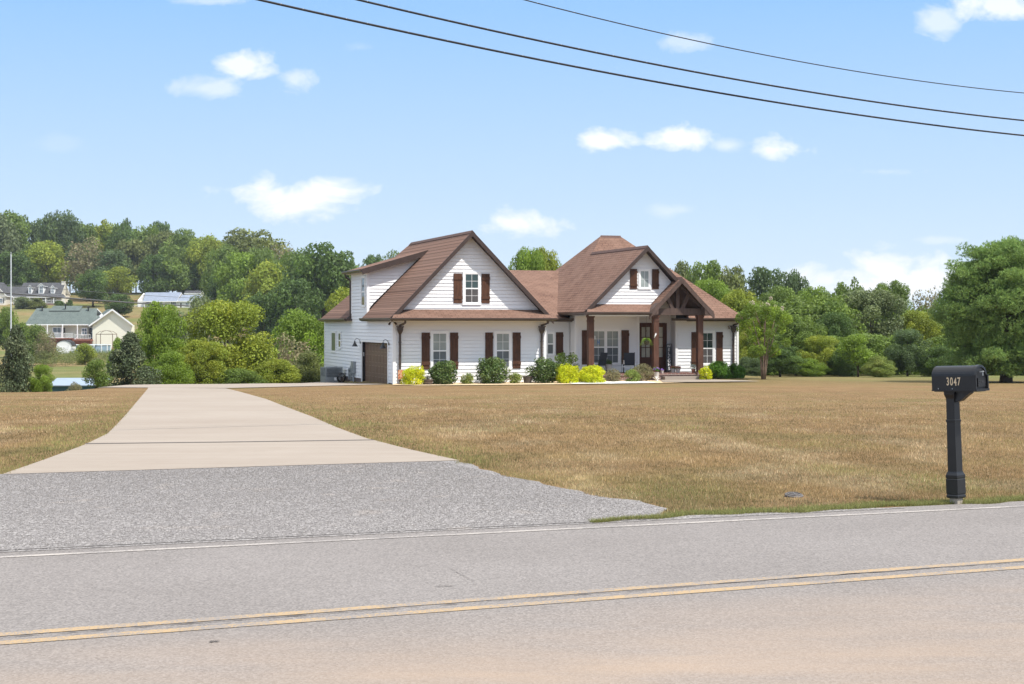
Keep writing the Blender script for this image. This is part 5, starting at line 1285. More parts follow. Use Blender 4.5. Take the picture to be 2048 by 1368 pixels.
mb.prism([(hx3(355), -.3, hz3(602)), (hx3(398), -.3, hz3(602)), (hx3(404), 5, hz3(589)), (hx3(354), 5, hz3(589))], (0, 0, -.2), 0, 1, True)
mb.prism([(hx3(278), 5, hz3(584)), (hx3(352), 5, hz3(584)), (hx3(352), 9, hz3(600)), (hx3(270), 9, hz3(600))], (0, 0, -.2), 0, 1, True)
mb.prism([(hx3(396), 1.5, hz3(590.5)), (hx3(404), 1.5, hz3(590)), (hx3(434), 1.5, hz3(605)), (hx3(434), 9, hz3(605)), (hx3(404), 9, hz3(590))], (0, 0, -.2), 0, 1, True); part(mb, 'roof', [M_blueroof, M_trim], H3)
for px in (289, 307, 329, 342): mb = MB(); mb.box(hx3(px)-.1, hx3(px)+.1, -.6, -.4, b3, hz3(603)); part(mb, 'porch_post', M_trim, H3)
for a, b in ((292, 301), (318, 324), (342, 352)): simple_window(H3, front(0), hx3(a), hx3(b), hz3(613), hz3(604), .12, 3, G_dark)
mb = MB(); fbox(mb, front(0), hx3(361), hx3(363.5), hz3(615), hz3(606), 0, .05); part(mb, 'front_door', M_dark, H3)
simple_window(H3, front(0), hx3(372), hx3(378), hz3(612), hz3(606), .1, 2)
mb = MB(); mb.box(hx3(266), hx3(276), -.5, 1.5, b3, hz3(617)); part(mb, 'deck', M_greywood, H3); railing(H3, hx3(266), hx3(281), -.5, hz3(617), .8, .3)
X_ = (385-1024)/F*425; r = empty('outbuilding', (X_, 425, g1(X_, 425))); tag(r, 'small outbuilding with brown-grey roof behind the blue-roofed house', 'shed')
zt_ = HC-(581-HZ)/F*425-g1(X_, 425); mb = MB(); mb.box(-1.9, 1.9, 0, 4, 0, zt_-.8); part(mb, 'wall', M_cream, r)
mb = MB(); gable_roof(mb, -2.3, 2.3, -.3, 4.3, zt_-.8, zt_, 'x'); part(mb, 'roof', [M_greyroof, M_trim], r)

# 4. teal shed with pale metal roof just beyond the left lawn
X_ = (146-1024)/F*118; zg_ = HC-(792-HZ)/F*118
r = empty('teal_shed', (X_, 118, zg_), R(4)); tag(r, 'dark teal shed with pale blue metal roof below the lawn edge', 'shed')
mb = MB(); mb.box(-1.75, 1.9, 0, 2.6, -.8, .86); part(mb, 'wall', simple('teal_shed_wall', (.03, .09, .10), .6), r)
mb = MB(); mb.prism([(-2.0, -.3, .84), (2.5, -.3, .84), (2.3, 2.9, 1.28), (-1.8, 2.9, 1.28)], (0, 0, -.07)); part(mb, 'roof', M_metalroof, r)
mb = MB(); mb.box(.9, 1.15, -.03, 0, .2, .45); part(mb, 'vent', M_cream, r)
# pale utility pole and its wires
X_ = (22-1024)/F*160; r = empty('utility_pole', (X_, 160, g1(X_, 160))); tag(r, 'tall slim pale grey pole at the far left of the valley', 'pole')
zt_ = HC-(507-HZ)/F*160-g1(X_, 160); mb = MB(); mb.tube([(0, 0, 0), (0, 0, zt_)], [.095, .06], 10); mb.build('shaft', simple('pale_pole', (.50, .52, .55), .5), r)
mb = MB(); mb.lathe([(.02, 0), (.09, .02), (.09, .10), (.01, .16)], 8, (0, 0, zt_-.02)); mb.build('pole_cap', M_boxg, r)
M_wire = simple('black_cable', (.018, .017, .018), .45)
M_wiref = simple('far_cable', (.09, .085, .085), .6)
def cable(name, p, q, sag, rad, label, cat='cable', m=None, n=48, group=None, lash=False):
    p = Vector(p); q = Vector(q); pts = [p.lerp(q, i/n)-Vector((0, 0, sag*4*(i/n)*(1-i/n))) for i in range(n+1)]
    mb = MB(); mb.tube(pts, rad, 8)
    o = mb.build(name, m or M_wire, None, smooth=True); tag(o, label, cat, group)
    if lash:
        mb = MB()
        k = 0; L_ = (q-p).length; nn_ = int(L_/.42)
        for i in range(nn_):
            t = i/nn_; c = p.lerp(q, t)-Vector((0, 0, sag*4*t*(1-t))); d = (q-p).normalized(); u1 = d.cross(Vector((0, 0, 1))).normalized(); u2 = u1.cross(d)
            mb.tube([c+(u1*math.cos(a)+u2*math.sin(a))*(rad+.004)+d*(a-1.57)*.02 for a in (.2, .9, 1.6, 2.3, 3.0)], .0045, 4)
        mb.build('lashing', M_trim2, o)
    return o
M_trim2 = simple('bright_lashing_wire', (.55, .56, .58), .3, .1, 3, .6)
def ray(px, py, D): return Vector(((px-1024)/F*D, D, HC-(py-HZ)/F*D))
GC = 'overhead cables crossing the sky'
def cable_through(px0, py0, D0, px1, py1, D1, sagmid, rad, label, lash):
    a, b = ray(px0, py0, D0), ray(px1, py1, D1); d = b-a
    P, Q = a-d*.45, b+d*.55
    P.z += .6532*sagmid; Q.z += .8522*sagmid
    return cable('overhead_cable', P, Q, sagmid, rad, label, 'cable', None, 60, GC, lash)
cable_through(520, 0, 26, 2048, 271, 38, .95, .021, 'lowest and thickest of the three overhead cables', True)
cable_through(718, 0, 27, 2048, 241, 37.5, .92, .020, 'middle one of the three overhead cables', True)
cable_through(1050, 0, 29, 2048, 186, 37, .88, .011, 'topmost and thinnest of the three overhead cables', True)
pz = ray(22, 545, 160)
cable('distant_cable', pz+Vector((-30, -4, 1.0)), ray(640, 616, 420), 1.6, .12, 'thick distant cable crossing below the hilltop trees', 'cable', M_wiref)
cable('distant_cable', ray(22, 520, 160)+Vector((-30, -4, .6)), ray(640, 600, 420), 1.6, .035, 'thin distant cable above the thick one across the hill', 'cable', M_wiref)

# ------------------------------------------------------------------ things around the house
def at_house(px, v, z=None):
    s = s_at(px, v); X, Y = hw_(s, v); return (X, Y, float(gz(X, Y)) if z is None else z-1.04)
def hthing(name, px, v, label, cat, z=None, rz=0, group=None):
    r = empty(name, at_house(px, v, z), R(18)+rz); tag(r, label, cat, group); return r
def put_mesh(name, V, Fq, T, m, parent):
    me = fastmesh(name, V, Fq, [m], tint=T); o = bpy.data.objects.new(name, me); COL.objects.link(o); o.parent = parent; return o
def foliage_at(parent, c, r, n, ls, lm, seed, name='foliage', nb=14, flat=.8, aspect=.4, up=.3):
    rng = np.random.default_rng(seed); d = rng.normal(size=(nb, 3)); d /= np.linalg.norm(d, axis=1)[:, None]
    C = np.array(c)+d*r*np.array([.75, .75, .75*flat])*rng.uniform(.3, 1, nb)[:, None]
    V, Fq, T = leaves(rng, C, np.full(nb, r*.42), n, ls, 1, aspect, up, yl=.4); return put_mesh(name, V, Fq, T, lm, parent)
# air conditioner
ac = hthing('air_conditioner', 663, 10.6, 'grey louvred air conditioner unit against the left wall', 'air conditioner', rz=R(6))
ac.location.z = -1.40
mb = MB(); mb.box(-.55, .55, -.45, .45, -.3, .05); mb.build('pad', M_conc, ac)
mb = MB(); a = .46; mb.box(-a, a, -a, a, .05, .11); mb.box(-a, a, -a, a, .80, .86)
for sx in (-1, 1):
    for sy in (-1, 1): mb.box(sx*a-sx*.07, sx*a, sy*a-sy*.07, sy*a, .11, .80)
mb.box(-a+.07, a-.07, -a, -a+.02, .11, .36); mb.box(-a, -a+.02, -a+.07, a-.07, .11, .40)
mb.build('cabinet', M_boxg, ac)
mb = MB(); mb.box(-a+.05, a-.05, -a+.05, a-.05, .12, .80); mb.build('coil', simple('dark_coil', (.05, .055, .06), .7), ac)
mb = MB()
for i in range(12): x = -a+.12+i*(2*a-.24)/11; mb.box(x-.012, x+.012, -a-.004, -a+.02, .37, .80); mb.box(-a-.004, -a+.02, x-.012, x+.012, .41, .80)
for z in (.50, .62, .73): mb.box(-a+.07, a-.07, -a+.004, -a+.014, z-.006, z+.006); mb.box(-a+.004, -a+.014, -a+.07, a-.07, z-.006, z+.006)
mb.build('grille', M_boxg, ac)
mb = MB(); mb.lathe([(.30, .862), (.30, .885), (.27, .885), (.06, .89), (.0, .89)], 24)
mb.build('fan_guard', M_boxg, ac); mb = MB(); mb.box(.0, .16, -a-.006, -a, .18, .34); mb.build('nameplate', M_trim, ac)
hs = hthing('garden_hose', 692, 9.6, 'coiled dark garden hose on a reel beside the air conditioner', 'hose'); hs.location.z = -1.36
mb = MB()
for i in range(5): rr = .19+.015*i; mb.tube([(-.25+rr*math.cos(t)*.9, -.1+.03*i, .30+rr*math.sin(t)) for t in np.linspace(0, 6.28, 20)], .016, 6)
mb.build('hose_coil', M_black, hs); mb = MB(); mb.box(-.30, -.20, -.15, .1, 0, .34); mb.tube([(-.25, -.15, .30), (-.25, .15, .30)], .06, 10); mb.build('reel', M_gutter, hs)

def banner():
    r = hthing('garden_banner', 801.5, -.55, 'small orange patterned garden banner by the garage downspout', 'banner')
    mb = MB(); mb.tube([(-.13, 0, -.05), (-.13, 0, .68)], .008, 6); mb.tube([(-.13, 0, .68), (.15, 0, .68)], .008, 6); mb.build('stake', M_black, r)
    m, t, b = mat('patterned_banner_cloth'); v = coords(t); n = noise(t, v, 9, 3); t.links.new(ramp(t, n, [(.3, (.10, .05, .03)), (.45, (.55, .16, .07)), (.6, (.62, .45, .30)), (.75, (.30, .10, .06))]), b.inputs['Base Color']); b.inputs['Roughness'].default_value = .9
    mb = MB(); N_ = 8
    for i in range(N_):
        x0 = -.12+.26*i/N_; x1 = -.12+.26*(i+1)/N_; y0 = .012*math.sin(i*1.1); y1 = .012*math.sin((i+1)*1.1)
        mb.prism([(x0, y0, .24), (x1, y1, .24), (x1, y1, .67), (x0, y0, .67)], (0, .004, 0))
    mb.build('cloth', m, r)
banner()
def pot(name, px, v, label, rt, rb, h, m, z=None, cat='planter', plant=None, ring=False, group=None):
    r = hthing(name, px, v, label, cat, z, group=group)
    mb = MB(); mb.lathe([(.01, 0), (rb, 0), (rb+(rt-rb)*.5, h*.5), (rt, h*.92), (rt*1.07, h*.93), (rt*1.07, h), (rt*.92, h), (rt*.9, h*.88), (.01, h*.86)], 20)
    mb.build('pot', m, r, smooth=False)
    if ring:
        mb = MB()
        for q in (.25, .7): rr = rb+(rt-rb)*q+.012; mb.lathe([(rr, h*q-.02), (rr+.006, h*q-.02), (rr+.006, h*q+.02), (rr, h*q+.02)], 20)
        mb.build('hoop', M_fascia, r)
    if plant: plant(r, h)
    return r
def spiky(r, h):
    mb = MB(); rn = random.Random(3)
    for i in range(34):
        a = rn.uniform(0, 6.28); l = rn.uniform(.22, .42); e = rn.uniform(.5, 1.25); c, s = math.cos(a), math.sin(a); w = .008
        b = Vector((.03*c, .03*s, h*.85)); m_ = b+Vector((c*l*.5*math.cos(e), s*l*.5*math.cos(e), l*.55*math.sin(e))); t_ = b+Vector((c*l*math.cos(e), s*l*math.cos(e), l*math.sin(e)*.85)); n_ = Vector((-s, c, 0))*w
        mb.poly([b-n_, b+n_, m_+n_, m_-n_]); mb.poly([m_-n_, m_+n_, t_])
    mb.build('spiky_leaves', LM['olive'], r)
M_barrel = wood('weathered_barrel', (.10, .075, .06), (.20, .16, .13), .6)
pot('barrel_planter', 855.5, -1.35, 'weathered half-barrel planter with a spiky plant', .25, .20, .26, M_barrel, None, 'planter', spiky, True)
pot('tapered_pot', 1055.5, -1.15, 'empty grey-brown tapered pot between shrubs', .23, .16, .34, simple('grey_brown_pot', (.085, .07, .062), .6))
M_wpot = simple('pale_whitewashed_pot', (.50, .46, .42), .8, .2, 12)
M_terra = simple('terracotta', (.30, .13, .08), .8, .2, 10)
FZ = .335
M_petal = {k: simple(k+'_petals', c, .6, .25, 30) for k, c in {'violet': (.30, .17, .50), 'pink': (.62, .25, .20), 'white': (.80, .80, .78)}.items()}
def flowers(col, r0, n, zc_, seed, lm='lush'):
    def f(r, h):
        foliage_at(r, (0, 0, h+zc_*.5), r0, n, .022, LM[lm], seed)
        rng = np.random.default_rng(seed+1); C = rng.normal(size=(16, 3)); C /= np.linalg.norm(C, axis=1)[:, None]; C = C*r0*.85*np.array([1, 1, .7]); C[:, 2] = np.abs(C[:, 2])*.9+h+zc_*.4
        V, Fq, T = leaves(rng, C, np.full(16, .035), 420, .017, 1, .8, .5); put_mesh('blossoms', V, Fq, T, M_petal[col], r)
    return f
pot('flower_pot', 1313, .05, 'tall pot of violet flowers at the foot of the middle porch post', .12, .09, .42, M_wpot, .0, 'flower pot', flowers('violet', .17, 500, .30, 5))
pot('flower_pot', 1324, .55, 'small pot with tiny violet flowers on the brick porch edge', .085, .06, .15, M_wpot, FZ, 'flower pot', flowers('violet', .06, 160, .06, 9))
pot('flower_pot', 1346, 1.7, 'left pale pot of pink flowers below the welcome sign', .13, .10, .20, M_wpot, FZ, 'flower pot', flowers('pink', .15, 420, .10, 13), group='pink flower pots beside the welcome sign')
pot('flower_pot', 1356, 1.5, 'right pale pot of pink flowers near the welcome sign', .12, .09, .20, M_wpot, FZ, 'flower pot', flowers('pink', .13, 380, .10, 17), group='pink flower pots beside the welcome sign')
pot('flower_pot', 1387, .75, 'terracotta pot of white flowers beside the right porch post', .11, .08, .20, M_terra, FZ, 'flower pot', flowers('white', .18, 380, .26, 21))
pot('fern_pot', 1217, 2.1, 'pale pot with dark low plant between the porch chairs', .17, .14, .30, M_wpot, .46, 'planter', lambda r, h: foliage_at(r, (0, 0, h+.05), .22, 520, .035, LM['dark'], 44))
r = hthing('side_table', 1217, 2.1, 'small dark side table between the porch chairs', 'table', FZ)
mb = MB(); mb.lathe([(.01, .105), (.21, .105), (.21, .125), (.01, .125)], 20); mb.build('table_top', M_black, r)
for a in (0.5, 2.6, 4.7):
    mb = MB(); mb.tube([(.15*math.cos(a), .15*math.sin(a), .105), (.18*math.cos(a), .18*math.sin(a), 0)], .012, 6); mb.build('leg', M_black, r)
# white garden ornament: a pale lily-like flower on the bed
r = hthing('garden_ornament', 1313, -.55, 'white petal-shaped garden ornament below the violet flowers', 'ornament')
mb = MB(); rn = random.Random(4)
for i in range(9):
    a = i*.7; e = .5+.5*(i % 3)*.5; c, s = math.cos(a), math.sin(a); l = .22+.05*(i % 2); n_ = Vector((-s, c, 0))*.05
    b = Vector((0, 0, .05)); m_ = b+Vector((c*l*.5*math.cos(e), s*l*.5*math.cos(e), l*.55*math.sin(e)+.04)); t_ = b+Vector((c*l*math.cos(e), s*l*math.cos(e), l*math.sin(e)))
    mb.prism([b, m_-n_, t_, m_+n_], (0, 0, -.012))
mb.build('petals', M_petal['white'], r); mb = MB(); mb.lathe([(.09, -.02), (.09, .03), (.03, .06), (.0, .07)], 12); mb.build('base', M_petal['white'], r)
# porch chairs
def chair(px, v, rz, label):
    r = hthing('patio_chair', px, v, label, 'chair', FZ, rz, 'dark porch chairs')
    m = M_navy
    mb = MB(); mb.prism([(-.25, -.24, .42), (.25, -.24, .42), (.25, .22, .40), (-.25, .22, .40)], (0, 0, -.02)); mb.build('seat', m, r)
    mb = MB(); mb.prism([(-.25, .22, .42), (.25, .22, .42), (.25, .36, 1.0), (-.25, .36, 1.0)], (0, .02, 0)); mb.build('backrest', m, r)
    for sx in (-1, 1):
        mb = MB(); mb.tube([(sx*.27, -.25, 0), (sx*.27, -.22, .62), (sx*.27, .27, .62)], .014, 6); mb.build('armrest', M_black, r)
        mb = MB(); mb.tube([(sx*.26, .34, 0), (sx*.26, .22, .42), (sx*.26, .37, 1.02)], .014, 6); mb.build('leg', M_black, r)
    mb = MB(); mb.tube([(-.27, -.24, .41), (.27, -.24, .41)], .012, 6); mb.tube([(-.26, .21, .41), (.26, .21, .41)], .012, 6); mb.build('crossbar', M_black, r)
    return r
M_navy = simple('dark_navy_sling', (.022, .028, .042), .7, .15, 20)
chair(1197, 2.0, R(-72), 'left porch chair seen edge-on behind the first post'); chair(1258, 1.9, R(160), 'right porch chair with its dark back towards the road')
# lantern on small stand left of right chair
r = hthing('porch_lantern', 1246.5, 1.55, 'small lantern hanging on a thin stand left of the right chair', 'lantern', FZ)
mb = MB(); mb.tube([(-.08, 0, 0), (-.08, 0, .66), (0, 0, .72), (.03, 0, .66)], .008, 6); mb.build('stand', M_black, r)
mb = MB(); mb.tube([(.03, 0, .64), (.03, 0, .44)], [.03, .05], 8); mb.build('lantern', M_wpot, r); mb = MB(); mb.lathe([(.01, .30), (.12, .30), (.12, .325), (.01, .325)], 14); mb.build('tray', M_trim, r)
# welcome sign
def text_mesh(name, txt, size, depth, m, parent, loc, rot, sx=1, sp=1):
    cu = bpy.data.curves.new(name, 'FONT'); cu.body = txt; cu.size = size; cu.extrude = depth; cu.align_x = 'CENTER'; cu.align_y = 'CENTER'; cu.offset = size*.012; cu.space_character = sp
    to = bpy.data.objects.new(name, cu); COL.objects.link(to); bpy.context.view_layer.update()
    me = bpy.data.meshes.new_from_object(to.evaluated_get(bpy.context.evaluated_depsgraph_get())); bpy.data.objects.remove(to)
    me.name = name; me.materials.clear(); me.materials.append(m); o = bpy.data.objects.new(name, me); COL.objects.link(o); o.parent = parent; o.location = loc; o.rotation_euler = rot; o.scale = (sx, 1, 1); return o
r = hthing('welcome_sign', 1338.5, 3.55, 'tall black board with vertical white WELCOME leaning by the door', 'sign', FZ, R(-4))
r.rotation_euler.x = R(-3)
mb = MB(); mb.box(-.15, .15, -.015, .015, 0, 1.40); mb.build('board', M_black, r)
M_let = simple('white_lettering', (.78, .78, .76), .6)
for i, ch in enumerate('WELCOME'): text_mesh('letter', ch, .205, .004, M_let, r, (0, -.018, 1.28-i*.19), (R(90), 0, 0), .95)
# hanging fern
r = hthing('hanging_fern', 1293, .42, 'hanging basket with bright green fern in the porch opening', 'hanging plant', 1.95)
mb = MB(); mb.lathe([(.02, -.22), (.11, -.20), (.15, -.05), (.16, -.05), (.16, -.03), (.14, -.03)], 16); mb.build('basket', M_fascia, r)
mb = MB()
for a in (0, 2.1, 4.2): mb.tube([(.15*math.cos(a), .15*math.sin(a), -.04), (0, 0, .5)], .004, 4)
mb.tube([(0, 0, .5), (0, 0, 1.2)], .004, 4); mb.build('hanger', M_black, r)
rng = np.random.default_rng(8); Vs = []
nf = 150
for i in range(nf):
    a = rng.uniform(0, 6.28); L_ = rng.uniform(.20, .36); up = rng.uniform(.05, .18); c, s = math.cos(a), math.sin(a)
    for j in range(13):
        t = (j+1)/13; x = L_*t; z = -.02+up*4*t*(1-t)-.22*t*t*rng.uniform(.8, 1.2); w = .035*(1-t*.8); cx_, cy_ = c*x, s*x; n_ = np.array([-s, c, -.3])*w; f_ = np.array([c, s, 0])*.010
        p = np.array([cx_, cy_, z]); Vs += [p-f_, p+n_, p+f_, p-n_]
Vs = np.array(Vs); T = np.repeat(np.stack([rng.uniform(.8, 1.2, nf), rng.uniform(0, .8, nf), np.zeros(nf)], 1), 52, 0)
put_mesh('fronds', Vs, np.arange(len(Vs)).reshape(-1, 4), T, LM['fern'], r)
# white bird ornament on the middle post
r = hthing('bird_ornament', 1310.5, .29, 'small white bird-shaped ornament fixed on the middle porch post', 'ornament', 2.18)
mb = MB(); mb.tube([(-.06, 0, -.12), (-.03, -.01, -.05), (.0, -.02, .02), (.03, -.02, .07), (.055, -.01, .085)], [.008, .030, .040, .028, .006], 8); mb.build('body', M_petal['white'], r, smooth=True)
mb = MB(); mb.prism([(-.03, -.03, .0), (.03, -.03, .05), (.045, -.03, .13), (-.01, -.03, .10)], (0, -.012, 0)); mb.build('wing', M_petal['white'], r)

# ------------------------------------------------------------------ mailbox by the road
M_mail = simple('satin_black_mailbox', (.012, .012, .013), .38, .12, 6, 0, .5, .05)
M_gold = simple('cream_number', (.66, .52, .34), .5)
Ym = 15.1; Xm = (1913-1024)/F*Ym
MBx = empty('mailbox', (Xm, Ym, g1(Xm, Ym)), R(-51)); MBx.rotation_euler = (R(.6), R(-2.0), R(-51)); tag(MBx, 'black arched mailbox numbered 3047 on a moulded post at the roadside', 'mailbox')
# local +x is the door end
mb = MB(); mb.box(-.044, .044, -.044, .044, -.1, .10); mb.build('stub_post', M_greywood, MBx)
def sqring(h, z): return [(-h, -h, z), (h, -h, z), (h, h, z), (-h, h, z)]
def loft(mb, rings):
    mb.poly(rings[0][::-1])
    for a, b in zip(rings[:-1], rings[1:]):
        for i in range(4): j = (i+1) % 4; mb.poly([a[i], a[j], b[j], b[i]])
    mb.poly(rings[-1])
mb = MB(); loft(mb, [sqring(h, z) for h, z in ((.056, .062), (.066, .070), (.066, .086), (.060, .098), (.066, .106), (.066, .245), (.062, .252), (.0665, .262), (.0665, .285), (.055, .31), (.052, .32))]); mb.build('post_base', M_mail, MBx)
mb = MB(); loft(mb, [sqring(h, z) for h, z in ((.050, .31), (.047, .80), (.052, .805), (.052, .822), (.046, .827), (.045, 1.03), (.058, 1.07), (.060, 1.10))]); mb.build('post', M_mail, MBx)
mb = MB(); mb.prism([(.04, -.03, 1.10), (.22, -.03, 1.10), (.22, -.03, 1.085), (.17, -.03, 1.055), (.11, -.03, 1.01), (.04, -.03, .99)], (0, .06, 0)); mb.box(-.16, .33, -.07, .07, 1.098, 1.112); mb.build('bracket', M_mail, MBx)
def archring(x, w, h, hz_=.135, n=14, z0=1.115):
    P = [(x, -w, z0)]
    for i in range(n+1):
        a = math.pi*i/n; P.append((x, -w*math.cos(a), z0+hz_+(h-hz_)*math.sin(a)))
    P.append((x, w, z0)); return P
def arch_solid(mb, sts):
    rs = [archring(*s_) for s_ in sts]; n = len(rs[0])
    mb.poly(rs[0]); mb.poly(rs[-1][::-1])
    for a, b in zip(rs[:-1], rs[1:]):
        for i in range(n): j = (i+1) % n; mb.poly([a[j], a[i], b[i], b[j]])
x0, x1 = -.17, .335
mb = MB(); arch_solid(mb, [(x0, .092, .228, .135), (x0+.004, .096, .234, .135), (x1-.05, .096, .234, .135)]); 
mb.box(x0, x1, -.100, .100, 1.106, 1.118); bodyo = mb.build('box', M_mail, MBx)
for p in bodyo.data.polygons: p.use_smooth = False
mb = MB(); arch_solid(mb, [(x1-.052, .101, .240, .135), (x1-.01, .101, .240, .135), (x1-.008, .096, .234, .135), (x1-.006, .082, .218, .128), (x1-.016, .080, .214, .126)])
mb.box(x1-.03, x1+.012, -.105, .105, 1.104, 1.126); mb.box(x1-.03, x1+.006, -.106, -.088, 1.126, 1.25); mb.box(x1-.03, x1+.006, .088, .106, 1.126, 1.25); mb.box(x1-.03, x1+.009, -.11, -.085, 1.245, 1.258); mb.box(x1-.03, x1+.009, .085, .11, 1.245, 1.258)
door = mb.build('door', M_mail, MBx)
mb = MB(); mb.box(x1-.012, x1-.002, -.062, .062, 1.145, 1.225); 
for q in ((-.062, -.056, 1.145, 1.225), (.056, .062, 1.145, 1.225)): mb.box(x1-.012, x1+.001, *q)
mb.box(x1-.012, x1+.001, -.062, .062, 1.222, 1.228); mb.build('door_panel', M_mail, door)
text_mesh('embossed_text', 'U.S. MAIL', .030, .002, simple('embossed_black', (.05, .05, .055), .3), door, (x1-.001, 0, 1.19), (R(90), 0, R(90)), .9)
mb = MB(); mb.tube([(x1-.005, -.02, 1.285), (x1+.018, -.012, 1.29), (x1+.018, .012, 1.29), (x1-.005, .02, 1.285)], .005, 6); mb.tube([(x1+.012, 0, 1.29), (x1+.014, 0, 1.25)], .006, 6); mb.build('handle', M_boxg, door)
for i, ch in enumerate('3047'): text_mesh('number', ch, .108, .0015, M_gold, MBx, (.020+i*.042, -.0985, 1.195-(.004 if i == 2 else 0)), (R(90), 0, 0), .62)
mb = MB()
for z, x in ((1.122, -.09), (1.122, .07)): mb.tube([(x, -.096, z+.006), (x, -.103, z+.006)], .004, 8)
mb.build('rivets', M_trim2, MBx)
mb = MB(); mb.box(-.05, .12, .096, .104, 1.17, 1.19); mb.box(-.10, -.05, .097, .104, 1.16, 1.22); mb.build('flag', simple('red_flag', (.35, .03, .02), .5), MBx)
# utility lid in the lawn
Xl, Yl = gp(1588, 997); r = empty('utility_cover', (Xl, Yl, g1(Xl, Yl)+.012)); r.rotation_euler = (R(9), R(3), 0); tag(r, 'oval grey utility cover set in the dry grass near the road', 'utility cover')
M_lid = simple('grey_iron_lid', (.12, .11, .105), .7, .3, 30, .2)
mb = MB(); mb.lathe([(.095, -.05), (.095, .010), (.085, .016), (.001, .018)], 28); mb.build('lid', M_lid, r)
mb = MB(); mb.lathe([(.075, .0165), (.075, .022), (.066, .022), (.066, .0165)], 24); mb.box(-.05, .05, -.006, .006, .018, .023); mb.box(-.006, .006, -.05, .05, .018, .0235); mb.build('lid_pattern', M_lid, r)

# ------------------------------------------------------------------ grass, gravel stones
def inside_drive(X, Y):
    e1 = np.array(dl); e2 = np.array(dr); o1 = np.argsort(e1[:, 1]); o2 = np.argsort(e2[:, 1])
    xl = np.interp(Y, e1[o1, 1], e1[o1, 0]); xr = np.interp(Y, e2[o2, 1], e2[o2, 0])
    a = (Y < 66) & (Y > min(e1[:, 1].min(), e2[:, 1].min())) & (X > xl+.07) & (X < xr-.07)
    ga = np.array(ge+[rp(6.0, 12.58)]); og = np.argsort(ga[:, 1])
    seam = np.interp(X, [dl[0][0], dr[0][0]], [dl[0][1], dr[0][1]])
    xg = np.interp(Y, ga[og, 1], ga[og, 0])
    b = (Y <= seam+.05) & (X < np.interp(Y, ga[og, 1][::1], ga[og, 0][::1])-.02) & (Y < 20.5)
    gl_ = np.array([(gl[0][0], gl[0][1]), gl[1], gl[2], gl[3]]); ol = np.argsort(gl_[:, 1]); xlft = np.interp(Y, gl_[ol, 1], gl_[ol, 0]); b &= X > xlft-.1
    c = (Y > 62) & (Y < 84) & (X > -17.6) & (X < -5.6+(Y-70)*-.33)
    return a | b | c
def blades(name, X, Y, Hh, Wb, m, tintg, label, seed, lean=.6):
    rng = np.random.default_rng(seed); n = len(X); Z = gz(X, Y)
    a = rng.uniform(0, 6.283, n); dx = np.cos(a); dy = np.sin(a); l = rng.uniform(-1, 1, (n, 2))*lean*Hh[:, None]
    p0 = np.stack([X-dx*Wb, Y-dy*Wb, Z-.01], 1); p1 = np.stack([X+dx*Wb, Y+dy*Wb, Z-.01], 1); p2 = np.stack([X+l[:, 0], Y+l[:, 1], Z+Hh], 1)
    V = np.stack([p0, p1, p2], 1).reshape(-1, 3); Fq = np.arange(n*3).reshape(n, 3)
    me = fastmesh(name, V, Fq, [m], tint=np.repeat(tintg, 3, 0)); o = bpy.data.objects.new(name, me); COL.objects.link(o); tag(o, label, 'grass', kind='stuff'); return o
rng = np.random.default_rng(99); n = 520000
Dq = 1/rng.uniform(1/62, 1/12.6, n)            # density falls with distance
tx = rng.uniform(-.36, .36, n); X = tx*Dq; Y = Dq
p = X*RN[0]+Y*RN[1]
ej = .05*np.sin(X*3.1+Y*2.3)+.05*np.sin(Y*7.7-X)+rng.normal(0, .05, n)
keep = (p > 12.72+ej*.6) & ~inside_drive(X+ej, Y) & ~inside_drive(X-ej, Y)
u = (X+5.39)*.951+(Y-70.5)*.309; v = -(X+5.39)*.309+(Y-70.5)*.951; keep &= ~((v > -3.2) & (u > -1)); keep &= np.hypot(X-Xl, (Y-Yl+.05)*.6) > .13
X, Y = X[keep], Y[keep]; n = len(X)
def vnoise(X, Y, s, seed):
    r_ = np.random.default_rng(seed); out = 0
    for i in range(6):
        a = r_.uniform(0, 6.28); f = s*r_.uniform(.6, 2.2); out = out+np.sin((X*math.cos(a)+Y*math.sin(a))*f+r_.uniform(0, 6.28)+1.3*np.sin((X*math.sin(a)-Y*math.cos(a))*f*.7))
    return out/6
pt = vnoise(X, Y*.45, 1.5, 4); pt2 = vnoise(X, Y*.5, 3.4, 6)+.8*vnoise(X, Y*.6, 9, 66)+.8*vnoise(X, Y, 24, 67); pg = vnoise(X, Y*.5, .8, 9)
dist = np.clip(Y/15, 1, 4.2)
Hh = rng.uniform(.011, .032, n)*(1+.9*np.clip(pt2+.1, 0, 1.2))*dist**.4*np.clip((66-Y)/34, .12, 1); Wb = rng.uniform(.0022, .0052, n)*dist**.8
green = np.clip(.06+1.3*np.clip(pg+.05, 0, 1)+.9*np.clip(pt, 0, 1)*rng.uniform(0, 1, n), 0, 1)
# greener next to the drive edges
e1 = np.array(dl); o1 = np.argsort(e1[:, 1]); e2 = np.array(dr); o2 = np.argsort(e2[:, 1])
dd1 = np.abs(X-np.interp(Y, e1[o1, 1], e1[o1, 0])); dd2 = np.abs(X-np.interp(Y, e2[o2, 1], e2[o2, 0])); near = np.clip(1.3-np.minimum(dd1, dd2), 0, 1)*(X < 2)
green = np.clip(green+near*.85, 0, 1)*rng.uniform(.2, 1.1, n)
pm = vnoise(X*.3, Y*1.2, .8, 12); val = np.clip(.98+.42*pt2+.20*pm+.30*pt+rng.normal(0, .26, n), .3, 2.0)
straw = np.clip((vnoise(X, Y*.45, 2.4, 31)+.7*vnoise(X, Y*.4, .8, 32)-.02)*1.5, 0, 1)*rng.uniform(.3, 1, n)+(rng.uniform(0, 1, n) < .10)*.6; straw = np.clip(straw, 0, .9)*(1-near)
